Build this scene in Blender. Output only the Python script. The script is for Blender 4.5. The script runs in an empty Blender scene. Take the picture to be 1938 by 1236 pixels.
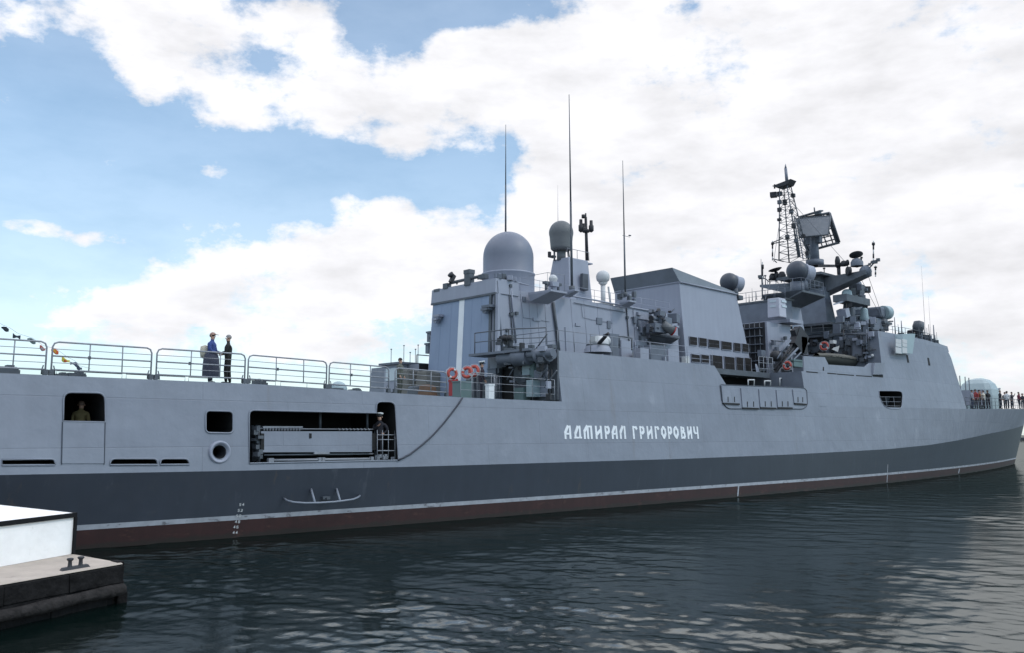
import bpy, bmesh, math, random
import numpy as np
from mathutils import Vector, Matrix
random.seed(7)
sc = bpy.context.scene
COL = sc.collection
# ------------------------------------------------------------------ camera
H = 3.5
FPX = 1644.3
YAW = math.radians(46.8716); PITCH = math.radians(7.134)
cyw, syw, cpt, spt = math.cos(YAW), math.sin(YAW), math.cos(PITCH), math.sin(PITCH)
FW = Vector((cyw*cpt, syw*cpt, spt)); RT = Vector((syw, -cyw, 0)); UP = RT.cross(FW)
CAM = Vector((0, 0, H))
cd = bpy.data.cameras.new("camera"); cam = bpy.data.objects.new("camera", cd); COL.objects.link(cam)
cd.sensor_width = 36; cd.lens = FPX/1938*36; cd.clip_start = 0.1; cd.clip_end = 20000
cam.matrix_world = Matrix(((RT.x, UP.x, -FW.x, 0), (RT.y, UP.y, -FW.y, 0), (RT.z, UP.z, -FW.z, H), (0, 0, 0, 1)))
sc.camera = cam
sc.view_settings.view_transform = 'Standard'; sc.view_settings.look = 'None'
sc.view_settings.exposure = 0.03; sc.view_settings.gamma = 1.0
# ------------------------------------------------------------------ world and sun
SUN_DIR = Vector((0.42, -0.70, 0.85)).normalized()
SUN_EL = math.asin(SUN_DIR.z); SUN_AZ = math.atan2(SUN_DIR.x, SUN_DIR.y)

def ray(px, py): return FW + RT*((px-969)/FPX) - UP*((py-618)/FPX)
def aty(px, py, y):
    d = ray(px, py); return CAM + d*(y/d.y)
def atx(px, py, x):
    d = ray(px, py); return CAM + d*(x/d.x)
def atz(px, py, z):
    d = ray(px, py); return CAM + d*((z-H)/d.z)
def ppm(p): return FPX/((Vector(p)-CAM).dot(FW))      # pixels per metre at a point

w = bpy.data.worlds.new("World"); sc.world = w; w.use_nodes = True
def build_world():
    nt = w.node_tree; N = nt.nodes; L = nt.links; N.clear()
    out = N.new('ShaderNodeOutputWorld'); bg = N.new('ShaderNodeBackground')
    L.new(bg.outputs[0], out.inputs[0])
    sky = N.new('ShaderNodeTexSky'); sky.sky_type = 'NISHITA'; sky.sun_disc = False
    sky.sun_elevation = SUN_EL; sky.sun_rotation = SUN_AZ
    sky.air_density = 1.0; sky.dust_density = 0.6; sky.ozone_density = 1.5
    tc = N.new('ShaderNodeTexCoord')
    def math_(op, a, b=None, clamp=False):
        n = N.new('ShaderNodeMath'); n.operation = op; n.use_clamp = clamp
        for i, v in enumerate((a, b)):
            if v is None: continue
            if isinstance(v, (int, float)): n.inputs[i].default_value = v
            else: L.new(v, n.inputs[i])
        return n.outputs[0]
    sep = N.new('ShaderNodeSeparateXYZ'); L.new(tc.outputs['Generated'], sep.inputs[0])
    X, Y, Z = sep.outputs
    a = math_('ADD', math_('MULTIPLY', X, cyw), math_('MULTIPLY', Y, syw))
    r = math_('SUBTRACT', math_('MULTIPLY', X, syw), math_('MULTIPLY', Y, cyw))
    az = math_('ARCTAN2', r, a); el = math_('ARCSINE', Z)
    cmb = N.new('ShaderNodeCombineXYZ'); L.new(az, cmb.inputs[0]); L.new(el, cmb.inputs[1])
    pos = cmb.outputs[0]
    def noise(scale, detail, rough, sx=1.0, sy=1.6, off=(0, 0, 0), dist=0.0):
        m = N.new('ShaderNodeMapping'); m.inputs['Scale'].default_value = (sx, sy, 1); m.inputs['Location'].default_value = off
        L.new(pos, m.inputs[0])
        n = N.new('ShaderNodeTexNoise'); n.inputs['Scale'].default_value = scale; n.inputs['Detail'].default_value = detail
        n.inputs['Roughness'].default_value = rough; n.inputs['Distortion'].default_value = dist
        L.new(m.outputs[0], n.inputs['Vector']); return n.outputs['Fac']
    n1 = noise(7.0, 9, 0.58, off=(3.1, 1.7, 0)); n2 = noise(17.0, 9, 0.66, off=(7.3, 2.2, 0.5))
    # clouds: ellipses in azimuth / elevation (px, py, half width, half height, weight)
    blobs = [(60, 0, 440, 135, .55), (420, 0, 320, 95, .50), (560, 60, 90, 70, .34), (330, 60, 130, 90, .22),
             (230, 165, 95, 65, .34), (380, 185, 150, 75, .40), (540, 205, 170, 85, .44), (700, 180, 170, 95, .46), (640, 110, 70, 60, .22),
             (880, 170, 180, 120, .52), (760, 275, 60, 45, .36), (860, 85, 80, 55, .3), (960, 110, 140, 90, .4),
             (1550, 420, 760, 620, .72), (1250, 560, 400, 200, .4), (1180, 200, 230, 300, .42), (1080, 380, 130, 170, .34), (1750, 50, 500, 330, .5),
             (640, 510, 360, 105, .46), (480, 540, 210, 80, .3), (860, 470, 260, 110, .40), (400, 610, 330, 90, .36), (740, 400, 60, 45, .3),
             (640, 385, 60, 36, .34), (560, 420, 60, 25, .2), (430, 415, 40, 20, .22), (700, 620, 500, 120, .4), (150, 442, 170, 34, .38), (50, 428, 70, 20, .32), (190, 455, 60, 22, .2), (215, 303, 46, 24, .50), (440, 315, 85, 30, .56), (10, 180, 30, 25, .3), (300, 425, 130, 30, .2), (110, 560, 220, 45, .24), (340, 255, 90, 24, .16), (520, 300, 120, 26, .16), (90, 330, 90, 20, .14), (400, 330, 36, 24, .24),
             (290, 585, 110, 36, .25), (60, 640, 260, 60, .16),
             (820, 25, 170, 46, -.40), (670, 85, 55, 40, -.30), (1290, 25, 60, 45, -.42), (1550, 90, 500, 260, .3), (1800, 200, 260, 300, .3), (1110, 205, 60, 30, -.2), (600, 330, 330, 62, -.32), (860, 335, 110, 55, -.25),
             (100, 130, 130, 66, -.34), (170, 115, 45, 60, -.2), (60, 300, 260, 110, -.25), (355, 90, 60, 22, -.10), (955, 285, 30, 90, -.12), (420, 390, 260, 40, -.25), (240, 370, 200, 40, -.2)]
    acc = None
    for (bx, by, bw, bh, wt) in blobs:
        d = ray(bx, by).normalized(); a0 = math.atan2(d.dot(RT), d.dot(Vector((cyw, syw, 0)))); e0 = math.asin(d.z)
        sub = N.new('ShaderNodeVectorMath'); sub.operation = 'SUBTRACT'; L.new(pos, sub.inputs[0]); sub.inputs[1].default_value = (a0, e0, 0)
        k = FPX*math.sqrt(1+((bx-969)/FPX)**2)
        mul = N.new('ShaderNodeVectorMath'); mul.operation = 'MULTIPLY'; L.new(sub.outputs[0], mul.inputs[0]); mul.inputs[1].default_value = (k/bw, k/bh, 0)
        ln = N.new('ShaderNodeVectorMath'); ln.operation = 'LENGTH'; L.new(mul.outputs[0], ln.inputs[0])
        mr = N.new('ShaderNodeMapRange'); mr.interpolation_type = 'SMOOTHERSTEP'; L.new(ln.outputs['Value'], mr.inputs[0])
        mr.inputs[1].default_value = 0.25; mr.inputs[2].default_value = 1.35; mr.inputs[3].default_value = wt; mr.inputs[4].default_value = 0
        acc = mr.outputs[0] if acc is None else math_('ADD', acc, mr.outputs[0])
    acc = math_('SUBTRACT', math_('MINIMUM', acc, 0.85), .05)
    # outside the part of the sky seen here: broken cloud everywhere
    off = N.new('ShaderNodeMapRange'); L.new(math_('ABSOLUTE', az), off.inputs[0]); off.inputs[1].default_value = .62; off.inputs[2].default_value = 1.0; off.inputs[3].default_value = 0; off.inputs[4].default_value = .10
    offe = N.new('ShaderNodeMapRange'); L.new(el, offe.inputs[0]); offe.inputs[1].default_value = .52; offe.inputs[2].default_value = .8; offe.inputs[3].default_value = 0; offe.inputs[4].default_value = .30
    acc = math_('ADD', acc, math_('MAXIMUM', off.outputs[0], offe.outputs[0]))
    dens = math_('ADD', math_('ADD', math_('MULTIPLY', math_('SUBTRACT', n1, .5), 1.7), math_('MULTIPLY', math_('SUBTRACT', n2, .5), 1.15)), acc)
    n4 = noise(44.0, 6, 0.6, off=(2.0, 5.0, 1.0)); dens = math_('ADD', dens, math_('MULTIPLY', math_('SUBTRACT', n4, .5), .55))
    al = N.new('ShaderNodeMapRange'); al.interpolation_type = 'SMOOTHSTEP'; L.new(dens, al.inputs[0])
    al.inputs[1].default_value = 0.0; al.inputs[2].default_value = 0.64; al.inputs[3].default_value = 0; al.inputs[4].default_value = 1
    # thin haze, stronger towards the horizon
    hz = N.new('ShaderNodeMapRange'); hz.interpolation_type = 'SMOOTHSTEP'; L.new(el, hz.inputs[0]); hz.inputs[1].default_value = 0.02; hz.inputs[2].default_value = 0.36; hz.inputs[3].default_value = 0.60; hz.inputs[4].default_value = 0.25
    alpha = math_('MAXIMUM', al.outputs[0], hz.outputs[0])
    n3 = noise(6.5, 7, 0.58, off=(1.0, 9.0, 2.0), sy=2.6)
    dark = N.new('ShaderNodeMapRange'); L.new(n3, dark.inputs[0]); dark.inputs[1].default_value = .42; dark.inputs[2].default_value = .68; dark.inputs[3].default_value = 1.0; dark.inputs[4].default_value = .78
    # the undersides of the deep clouds on the right are greyer
    dr = N.new('ShaderNodeMapRange'); L.new(az, dr.inputs[0]); dr.inputs[1].default_value = -.15; dr.inputs[2].default_value = .35; dr.inputs[3].default_value = 1.03; dr.inputs[4].default_value = .965
    # brightness added to the unseen cloud band above the view, for water glints
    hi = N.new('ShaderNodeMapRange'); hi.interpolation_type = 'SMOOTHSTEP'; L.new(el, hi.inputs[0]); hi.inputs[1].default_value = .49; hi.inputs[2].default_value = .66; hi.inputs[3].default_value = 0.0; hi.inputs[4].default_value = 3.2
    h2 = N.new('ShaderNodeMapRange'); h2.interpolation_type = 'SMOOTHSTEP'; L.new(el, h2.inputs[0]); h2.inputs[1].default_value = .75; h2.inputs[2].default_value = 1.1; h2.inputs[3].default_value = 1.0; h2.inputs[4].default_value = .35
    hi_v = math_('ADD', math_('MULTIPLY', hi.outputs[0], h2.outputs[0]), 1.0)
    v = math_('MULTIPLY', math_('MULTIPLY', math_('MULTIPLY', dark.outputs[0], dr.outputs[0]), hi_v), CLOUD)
    cc = N.new('ShaderNodeVectorMath'); cc.operation = 'SCALE'; cc.inputs[0].default_value = (0.985, 0.985, 1.02); L.new(v, cc.inputs['Scale'])
    tint = N.new('ShaderNodeVectorMath'); tint.operation = 'MULTIPLY'; L.new(sky.outputs[0], tint.inputs[0]); tint.inputs[1].default_value = (0.78, 1.17, 1.25)
    mix = N.new('ShaderNodeMix'); mix.data_type = 'RGBA'; L.new(alpha, mix.inputs['Factor']); L.new(tint.outputs[0], mix.inputs['A']); L.new(cc.outputs[0], mix.inputs['B'])
    L.new(mix.outputs['Result'], bg.inputs['Color']); bg.inputs['Strength'].default_value = SKY_STRENGTH
SKY_STRENGTH = 0.15; CLOUD = 1.04/SKY_STRENGTH
build_world()
w.cycles.sampling_method = 'MANUAL'; w.cycles.sample_map_resolution = 512
sd = bpy.data.lights.new("sun", 'SUN'); sun = bpy.data.objects.new("sun", sd); COL.objects.link(sun)
sd.energy = 0.8; sd.angle = math.radians(10); sd.color = (1, 0.96, 0.9)
sun.rotation_mode = 'QUATERNION'; sun.rotation_quaternion = SUN_DIR.to_track_quat('Z', 'Y'); sun.location = (0, 0, 60)

# ------------------------------------------------------------------ materials
MATS = {}
def mat(name, col, rough=0.5, metal=0.0, var=0.06, scale=1.2, bump=0.0, bscale=8.0, streak=0.0, spec=0.5):
    if name in MATS: return MATS[name]
    m = bpy.data.materials.new(name); m.use_nodes = True; MATS[name] = m
    nt = m.node_tree; N = nt.nodes; L = nt.links; b = N['Principled BSDF']
    b.inputs['Roughness'].default_value = rough; b.inputs['Metallic'].default_value = metal; b.inputs['Specular IOR Level'].default_value = spec
    tc = N.new('ShaderNodeTexCoord'); n = N.new('ShaderNodeTexNoise'); n.inputs['Scale'].default_value = scale; n.inputs['Detail'].default_value = 6; n.inputs['Roughness'].default_value = .6
    L.new(tc.outputs['Object'], n.inputs['Vector'])
    fac = n.outputs['Fac']
    if streak > 0:                                     # rain streaks and scrapes
        mp = N.new('ShaderNodeMapping'); mp.inputs['Scale'].default_value = (2.2, 2.2, 0.16); L.new(tc.outputs['Object'], mp.inputs[0])
        n2 = N.new('ShaderNodeTexNoise'); n2.inputs['Scale'].default_value = 1.6; n2.inputs['Detail'].default_value = 5; L.new(mp.outputs[0], n2.inputs['Vector'])
        mx = N.new('ShaderNodeMix'); mx.data_type = 'FLOAT'; mx.inputs['Factor'].default_value = streak; L.new(fac, mx.inputs['A']); L.new(n2.outputs['Fac'], mx.inputs['B']); fac = mx.outputs['Result']
    mr = N.new('ShaderNodeMapRange'); L.new(fac, mr.inputs[0]); mr.inputs[1].default_value = .3; mr.inputs[2].default_value = .7; mr.inputs[3].default_value = 1-var; mr.inputs[4].default_value = 1+var
    vm = N.new('ShaderNodeVectorMath'); vm.operation = 'SCALE'; vm.inputs[0].default_value = col; L.new(mr.outputs[0], vm.inputs['Scale'])
    L.new(vm.outputs[0], b.inputs['Base Color'])
    if bump > 0:
        nb = N.new('ShaderNodeTexNoise'); nb.inputs['Scale'].default_value = bscale; nb.inputs['Detail'].default_value = 4; L.new(tc.outputs['Object'], nb.inputs['Vector'])
        bp = N.new('ShaderNodeBump'); bp.inputs['Strength'].default_value = bump; bp.inputs['Distance'].default_value = .1; L.new(nb.outputs['Fac'], bp.inputs['Height']); L.new(bp.outputs[0], b.inputs['Normal'])
    return m
GREY = mat('hull_grey_paint', (.210, .228, .268), .55, var=.11, scale=.45, bump=.55, bscale=.9, streak=.3)
def plating(m, strength):
    nt = m.node_tree; N = nt.nodes; L = nt.links; b = N['Principled BSDF']
    tc = N.new('ShaderNodeTexCoord'); sp = N.new('ShaderNodeSeparateXYZ'); cb_ = N.new('ShaderNodeCombineXYZ'); L.new(tc.outputs['Object'], sp.inputs[0]); L.new(sp.outputs[0], cb_.inputs[0]); L.new(sp.outputs[2], cb_.inputs[1])
    br = N.new('ShaderNodeTexBrick'); L.new(cb_.outputs[0], br.inputs['Vector']); br.inputs['Scale'].default_value = 1; br.inputs['Brick Width'].default_value = 6.2; br.inputs['Row Height'].default_value = 1.55; br.inputs['Mortar Size'].default_value = .022; br.inputs['Mortar Smooth'].default_value = .6
    br.inputs['Color1'].default_value = (1, 1, 1, 1); br.inputs['Color2'].default_value = (.93, .93, .94, 1); br.inputs['Mortar'].default_value = (.84, .84, .85, 1)
    src = b.inputs['Base Color'].links[0].from_socket; vm = N.new('ShaderNodeVectorMath'); vm.operation = 'MULTIPLY'; L.new(src, vm.inputs[0]); L.new(br.outputs['Color'], vm.inputs[1]); L.new(vm.outputs[0], b.inputs['Base Color'])
    bp = N.new('ShaderNodeBump'); bp.inputs['Strength'].default_value = strength; bp.inputs['Distance'].default_value = .02; L.new(br.outputs['Fac'], bp.inputs['Height']); bp.invert = True
    old = b.inputs['Normal'].links[0].from_socket; L.new(old, bp.inputs['Normal']); L.new(bp.outputs[0], b.inputs['Normal'])
plating(GREY, .25)
def weather(m, col, lo, hi, amount, sx, sz, zlo=None, zhi=None, seed=0.0):
    """stains with a ragged shape of their own; zlo / zhi limit them to a band above the water"""
    nt = m.node_tree; N = nt.nodes; L = nt.links; b = N['Principled BSDF']; tc = N.new('ShaderNodeTexCoord')
    mp = N.new('ShaderNodeMapping'); mp.inputs['Scale'].default_value = (sx, sx, sz); mp.inputs['Location'].default_value = (seed, seed*.7, 0); L.new(tc.outputs['Object'], mp.inputs[0])
    n = N.new('ShaderNodeTexNoise'); n.inputs['Scale'].default_value = 1; n.inputs['Detail'].default_value = 7; n.inputs['Roughness'].default_value = .65; L.new(mp.outputs[0], n.inputs['Vector'])
    val = n.outputs['Fac']
    if zlo is not None:
        sp = N.new('ShaderNodeSeparateXYZ'); L.new(tc.outputs['Object'], sp.inputs[0]); mz = N.new('ShaderNodeMapRange'); L.new(sp.outputs[2], mz.inputs[0]); mz.inputs[1].default_value = zlo; mz.inputs[2].default_value = zhi; mz.inputs[3].default_value = .45; mz.inputs[4].default_value = -.35
        ad = N.new('ShaderNodeMath'); ad.operation = 'ADD'; L.new(val, ad.inputs[0]); L.new(mz.outputs[0], ad.inputs[1]); val = ad.outputs[0]
    mr = N.new('ShaderNodeMapRange'); mr.interpolation_type = 'SMOOTHSTEP'; L.new(val, mr.inputs[0]); mr.inputs[1].default_value = lo; mr.inputs[2].default_value = hi; mr.inputs[3].default_value = 0; mr.inputs[4].default_value = amount
    mx = N.new('ShaderNodeMix'); mx.data_type = 'RGBA'; src = b.inputs['Base Color'].links[0].from_socket; L.new(mr.outputs[0], mx.inputs['Factor']); L.new(src, mx.inputs['A']); mx.inputs['B'].default_value = (*col, 1); L.new(mx.outputs['Result'], b.inputs['Base Color'])
weather(GREY, (.17, .15, .145), .60, .74, .35, 1.3, .14); weather(GREY, (.33, .345, .39), .58, .75, .4, .5, .5, seed=4.0)
DARK = mat('dark_grey_boot_paint', (.030, .037, .052), .45, var=.14, scale=.5, bump=.06, bscale=.9, streak=.4)
RED = mat('red_antifouling', (.030, .0085, .008), .6, var=.35, scale=.9, streak=.4)
weather(DARK, (.10, .11, .13), .60, .74, .35, 1.6, .25, seed=2.0); weather(DARK, (.075, .06, .05), .64, .72, .5, 2.2, .3, seed=9.0)
weather(RED, (.012, .014, .010), .45, .75, .6, 1.5, 3.0, 0.0, .35, seed=1.0); weather(RED, (.075, .03, .022), .58, .7, .6, 1.4, 4.0, seed=5.0)
WHITE = mat('white_paint', (.76, .77, .78), .5, var=.06)
LINE = mat('waterline_stripe', (.33, .34, .37), .6, var=.2, scale=2); weather(LINE, (.06, .055, .06), .56, .66, .7, 2.5, 5.0)
BLUEG = mat('hangar_door_paint', (.225, .280, .385), .55, var=.06, streak=.5)
SUPER = mat('superstructure_grey', (.290, .306, .364), .55, var=.08, scale=.6, bump=.06, bscale=1.2, streak=.5)
SUPERD = mat('superstructure_dark', (.128, .145, .178), .6, var=.15, scale=1.5)
SLATE = mat('slate_grey_fittings', (.080, .090, .105), .55, var=.25, scale=2)
DECK = mat('deck_coating', (.06, .075, .07), .85, var=.15)
BLACK = mat('unlit_interior_black', (.006, .0065, .007), .8, var=.2)  # near-black stands in for the unlit depth of openings
SOOT = mat('soot_black', (.022, .022, .026), .6, var=.2)
TUBE = mat('galvanised_tube', (.23, .24, .265), .5, metal=.0, var=.15, scale=4)
DOME = mat('radome_grey', (.170, .184, .228), .5, var=.05)
DOME2 = mat('radome_brown_grey', (.13, .135, .14), .6, var=.05)
PALE = mat('pale_dome', (.52, .52, .52), .5, var=.04)
TURQ = mat('pale_turquoise_grey', (.30, .38, .40), .5, var=.06)
GRILLE = mat('intake_grille', (.030, .028, .028), .9, var=.25, scale=6, spec=.1)
GREEN = mat('green_grey_cabinet', (.12, .18, .18), .55, var=.1)
ORANGE = mat('lifebuoy_orange', (.42, .065, .045), .5, var=.1, scale=4)
REDM = mat('red_fitting', (.36, .02, .025), .5, var=.15)
CANVAS = mat('grey_canvas', (.16, .155, .14), .9, var=.15, bump=.3, bscale=5)
ROPE = mat('dark_hose', (.03, .035, .05), .6)
GLASS = mat('window_glass', (.03, .04, .05), .05, var=.1)
PANE = mat('bright_pane', (.50, .56, .60), .2, var=.05)

# ------------------------------------------------------------------ mesh helpers
class MB:
    def __init__(s): s.v = []; s.f = []; s.m = []; s.sm = []
    def add(s, vs, fs, mi=0, smooth=False):
        o = len(s.v); s.v += [tuple(v) for v in vs]
        for f in fs: s.f.append([o+i for i in f]); s.m.append(mi); s.sm.append(smooth)
        return s
    def hexa(s, p, mi=0):      # p: bottom 4 (ccw), top 4
        return s.add(p, [(3, 2, 1, 0), (4, 5, 6, 7), (0, 1, 5, 4), (1, 2, 6, 5), (2, 3, 7, 6), (3, 0, 4, 7)], mi)
    def box(s, a, b, mi=0):
        (x0, y0, z0), (x1, y1, z1) = a, b
        return s.hexa([(x0, y0, z0), (x1, y0, z0), (x1, y1, z0), (x0, y1, z0), (x0, y0, z1), (x1, y0, z1), (x1, y1, z1), (x0, y1, z1)], mi)
    def cbox(s, c, sx, sy, sz, rz=0, mi=0, rx=0, ry=0):
        M = Matrix.Translation(c) @ Matrix.Rotation(rz, 4, 'Z') @ Matrix.Rotation(ry, 4, 'Y') @ Matrix.Rotation(rx, 4, 'X')
        P = [M @ Vector((i*sx/2, j*sy/2, k*sz/2)) for k in (-1, 1) for (i, j) in ((-1, -1), (1, -1), (1, 1), (-1, 1))]
        return s.hexa(P, mi)
    def tube(s, p, q, r, r2=None, n=8, mi=0, caps=True):
        p, q = Vector(p), Vector(q); r2 = r if r2 is None else r2
        d = (q-p).normalized(); a = d.orthogonal().normalized(); b = d.cross(a)
        vs = []
        for c, rr in ((p, r), (q, r2)):
            for i in range(n):
                t = 2*math.pi*i/n; vs.append(c+a*(rr*math.cos(t))+b*(rr*math.sin(t)))
        fs = [(i, (i+1) % n, n+(i+1) % n, n+i) for i in range(n)]
        s.add(vs, fs, mi, n > 5)
        if caps: o = len(s.v)-2*n; s.f += [[o+i for i in range(n)][::-1], [o+n+i for i in range(n)]]; s.m += [mi]*2; s.sm += [False]*2
        return s
    def line(s, pts, r, n=6, mi=0, closed=False):      # a bent tube, mitred
        pts = [Vector(p) for p in pts]; N_ = len(pts); rings = []
        a = None
        for i, p in enumerate(pts):
            if closed: d = (pts[(i+1) % N_]-pts[i-1]).normalized()
            else: d = (pts[min(i+1, N_-1)]-pts[max(i-1, 0)]).normalized()
            if a is None: a = d.orthogonal().normalized()
            a = (a-d*a.dot(d)).normalized(); b = d.cross(a)
            rr = r[i] if isinstance(r, (list, tuple)) else r
            rings.append([p+a*(rr*math.cos(2*math.pi*k/n))+b*(rr*math.sin(2*math.pi*k/n)) for k in range(n)])
        vs = [v for g in rings for v in g]; fs = []
        for i in range(N_ if closed else N_-1):
            j = (i+1) % N_
            fs += [(i*n+k, i*n+(k+1) % n, j*n+(k+1) % n, j*n+k) for k in range(n)]
        s.add(vs, fs, mi, True)
        if not closed:
            o = len(s.v)-len(vs); s.f += [[o+k for k in range(n)][::-1], [o+(N_-1)*n+k for k in range(n)]]; s.m += [mi]*2; s.sm += [False]*2
        return s
    def lathe(s, c, prof, n=24, mi=0, axis=None):     # prof: [(r, h)...] along axis
        c = Vector(c); d = Vector(axis or (0, 0, 1)).normalized(); a = d.orthogonal().normalized(); b = d.cross(a)
        vs = []; k = len(prof)
        for (r, h) in prof:
            for i in range(n):
                t = 2*math.pi*i/n; vs.append(c+d*h+a*(r*math.cos(t))+b*(r*math.sin(t)))
        fs = [(j*n+i, j*n+(i+1) % n, (j+1)*n+(i+1) % n, (j+1)*n+i) for j in range(k-1) for i in range(n)]
        return s.add(vs, fs, mi, True)
    def prism(s, pts, vec, mi=0):
        n = len(pts); vec = Vector(vec); P = [Vector(p) for p in pts]
        return s.add(P+[p+vec for p in P], [tuple(range(n))[::-1], tuple(range(n, 2*n))]+[(i, (i+1) % n, n+(i+1) % n, n+i) for i in range(n)], mi)
    def build(s, name, mats, parent=None, loc=None, doubles=False, bevel=0):
        me = bpy.data.meshes.new(name); me.from_pydata(s.v, [], s.f)
        for m in (mats if isinstance(mats, (list, tuple)) else [mats]): me.materials.append(m)
        me.polygons.foreach_set('material_index', s.m); me.polygons.foreach_set('use_smooth', s.sm)
        bm = bmesh.new(); bm.from_mesh(me)
        if doubles: bmesh.ops.remove_doubles(bm, verts=bm.verts, dist=1e-4)
        bmesh.ops.recalc_face_normals(bm, faces=bm.faces)
        bm.to_mesh(me); bm.free()
        o = bpy.data.objects.new(name, me); COL.objects.link(o)
        if parent is not None:
            o.parent = parent
            off = Vector(parent.location) if parent.parent is None else Vector((0, 0, 0))
            o.matrix_parent_inverse = Matrix.Translation(-off)
        elif loc is not None:
            me.transform(Matrix.Translation(-Vector(loc))); o.location = loc
        if bevel > 0:
            bv = o.modifiers.new('bevel', 'BEVEL'); bv.width = bevel; bv.segments = 2; bv.limit_method = 'ANGLE'; bv.angle_limit = math.radians(50)
        return o
def dome_prof(r, h_cyl, r0=None, n=10):
    p = [(r0 or r, 0), (r, h_cyl)]
    return p+[(max(r*math.cos(t), .001), h_cyl+r*math.sin(t)) for t in [math.pi/2*i/n for i in range(1, n+1)]]
def sphere_prof(r, n=12): return [(max(r*math.cos(t), .001), r*math.sin(t)) for t in [math.pi*(i/n-.5) for i in range(n+1)]]
def tag(o, label, cat, group=None, kind=None):
    o['label'] = label; o['category'] = cat
    if group: o['group'] = group
    if kind: o['kind'] = kind
    return o
def empty(name, loc, label, cat, group=None):
    o = bpy.data.objects.new(name, None); COL.objects.link(o); o.location = loc; o.empty_display_size = .3
    return tag(o, label, cat, group)
def apply_mods(o):
    dg = bpy.context.evaluated_depsgraph_get(); me = bpy.data.meshes.new_from_object(o.evaluated_get(dg)); o.modifiers.clear(); old = o.data; o.data = me; bpy.data.meshes.remove(old)

# ------------------------------------------------------------------ the hull surface
YC = 36.1; S0 = -14.7; LB = 131.9; BM = 8.37
def Lz(z): return LB+.95*max(z, -.5)
def shape(u, aft, n, um=.5):
    u = min(max(u, 0), 1)
    return 1-(1-aft)*((um-u)/um)**2 if u < um else 1-((u-um)/(1-um))**n
def bW(u): return BM*shape(u, .642, 1.773)
def bK(u): return BM*1.015*shape(u, .80, 2.15)
def bD(u): return BM*(.99 if u > .5 else .985)*shape(u, .80, 2.9)
def interp(t, xs, ys):
    return float(np.interp(t, xs, ys))
ZP = ([0, 1], [2.4, 2.4]); ZD = ([0, 1], [5.2, 6])
def zp(u): return interp(u, *ZP)
def zd(u): return interp(u, *ZD)
TUM = math.tan(math.radians(7.5))
def bb(x, z):
    u = (x-S0)/Lz(z)
    p, d = zp(u), zd(u)
    if z <= 0: return bW(u)*(1+.10*z)
    if z < p: t = z/p; return bW(u)+(bK(u)-bW(u))*t**1.15
    if z < d: t = (z-p)/(d-p); return bK(u)+(bD(u)-bK(u))*t
    return bD(u)-TUM*(z-d)
def at_hull(px, py):
    d = ray(px, py); a, b = 20.0, YC
    for _ in range(50):
        m = (a+b)/2; P = CAM+d*(m/d.y)
        if m-(YC-bb(P.x, P.z)) < 0: a = m
        else: b = m
    return CAM+d*(b/d.y)
for _ in range(4):
    q = [at_hull(*p) for p in [(0, 900), (230, 896), (447, 892), (794, 884), (1300, 869), (1500, 861), (1680, 851), (1760, 843), (1815, 834), (1870, 822), (1936, 806)]]
    us = [(p.x-S0)/Lz(p.z) for p in q]; zs = [p.z for p in q]
    us = [min(v, .995+.0004*i) for i, v in enumerate(us)]; ZP = ([0]+us+[1.0], [zs[0]]+zs+[zs[-1]+.1])
    q = [at_hull(*p) for p in [(0, 707), (480, 727.6), (870, 753), (1060, 761), (1450, 768), (1828, 775), (1936, 775)]]
    us2 = [(p.x-S0)/Lz(p.z) for p in q]; zs2 = [p.z for p in q]
    us2 = [min(v, .995+.0004*i) for i, v in enumerate(us2)]; ZD = ([0]+us2+[1.0], [zs2[0]]+zs2+[zs2[-1]+.05])
def zdx(x): return zd((x-S0)/Lz(5.5))
print('ZP', [round(v, 2) for v in ZP[0]], [round(v, 2) for v in ZP[1]]); print('ZD', [round(v, 2) for v in ZD[0]], [round(v, 2) for v in ZD[1]])
def on(x, z, off=0.0): return Vector((x, YC-bb(x, z)-off, z))

SHIP = empty('warship', (S0+LB*.5, YC, 0), 'grey naval frigate moored across the picture, domes and radar mast on top', 'warship')
def P_(name, mb, mats, parent=SHIP, **k): return mb.build(name, mats, parent, **k)

def hull_mesh():
    mb = MB(); NU = 150
    def rows(u):
        p, d = zp(u), zd(u)
        return [-2.4, -.8, 0, .60, .76, (.76+p)/2, p]+[p+(d-p)*k/4 for k in (1, 2, 3, 4)]
    R = 11; g = []
    for side in (-1, 1):
        for i in range(NU+1):
            u = i/NU
            for z in rows(u):
                x = S0+u*Lz(z); b = bb(x-1e-6, z) if u < 1 else 0
                mb.v.append((x, YC+side*max(b, 0), z))
    def id_(side, i, r): return (0 if side < 0 else (NU+1)*R)+i*R+r
    for i in range(NU):
        for r in range(R-1):
            mi = 1 if r < 3 else 2 if r == 3 else 3 if r < 6 else 0
            for s in (-1, 1): mb.f.append([id_(s, i, r), id_(s, i+1, r), id_(s, i+1, r+1), id_(s, i, r+1)]); mb.m.append(mi); mb.sm.append(False)
        mb.f.append([id_(-1, i, R-1), id_(-1, i+1, R-1), id_(1, i+1, R-1), id_(1, i, R-1)]); mb.m.append(4); mb.sm.append(False)
        mb.f.append([id_(-1, i, 0), id_(-1, i+1, 0), id_(1, i+1, 0), id_(1, i, 0)]); mb.m.append(1); mb.sm.append(False)
    for r in range(R-1):
        mb.f.append([id_(-1, 0, r), id_(-1, 0, r+1), id_(1, 0, r+1), id_(1, 0, r)]); mb.m.append(0); mb.sm.append(False)
    return mb
HULL = P_('hull', hull_mesh(), [GREY, RED, LINE, DARK, DECK, BLACK], doubles=True)

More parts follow.
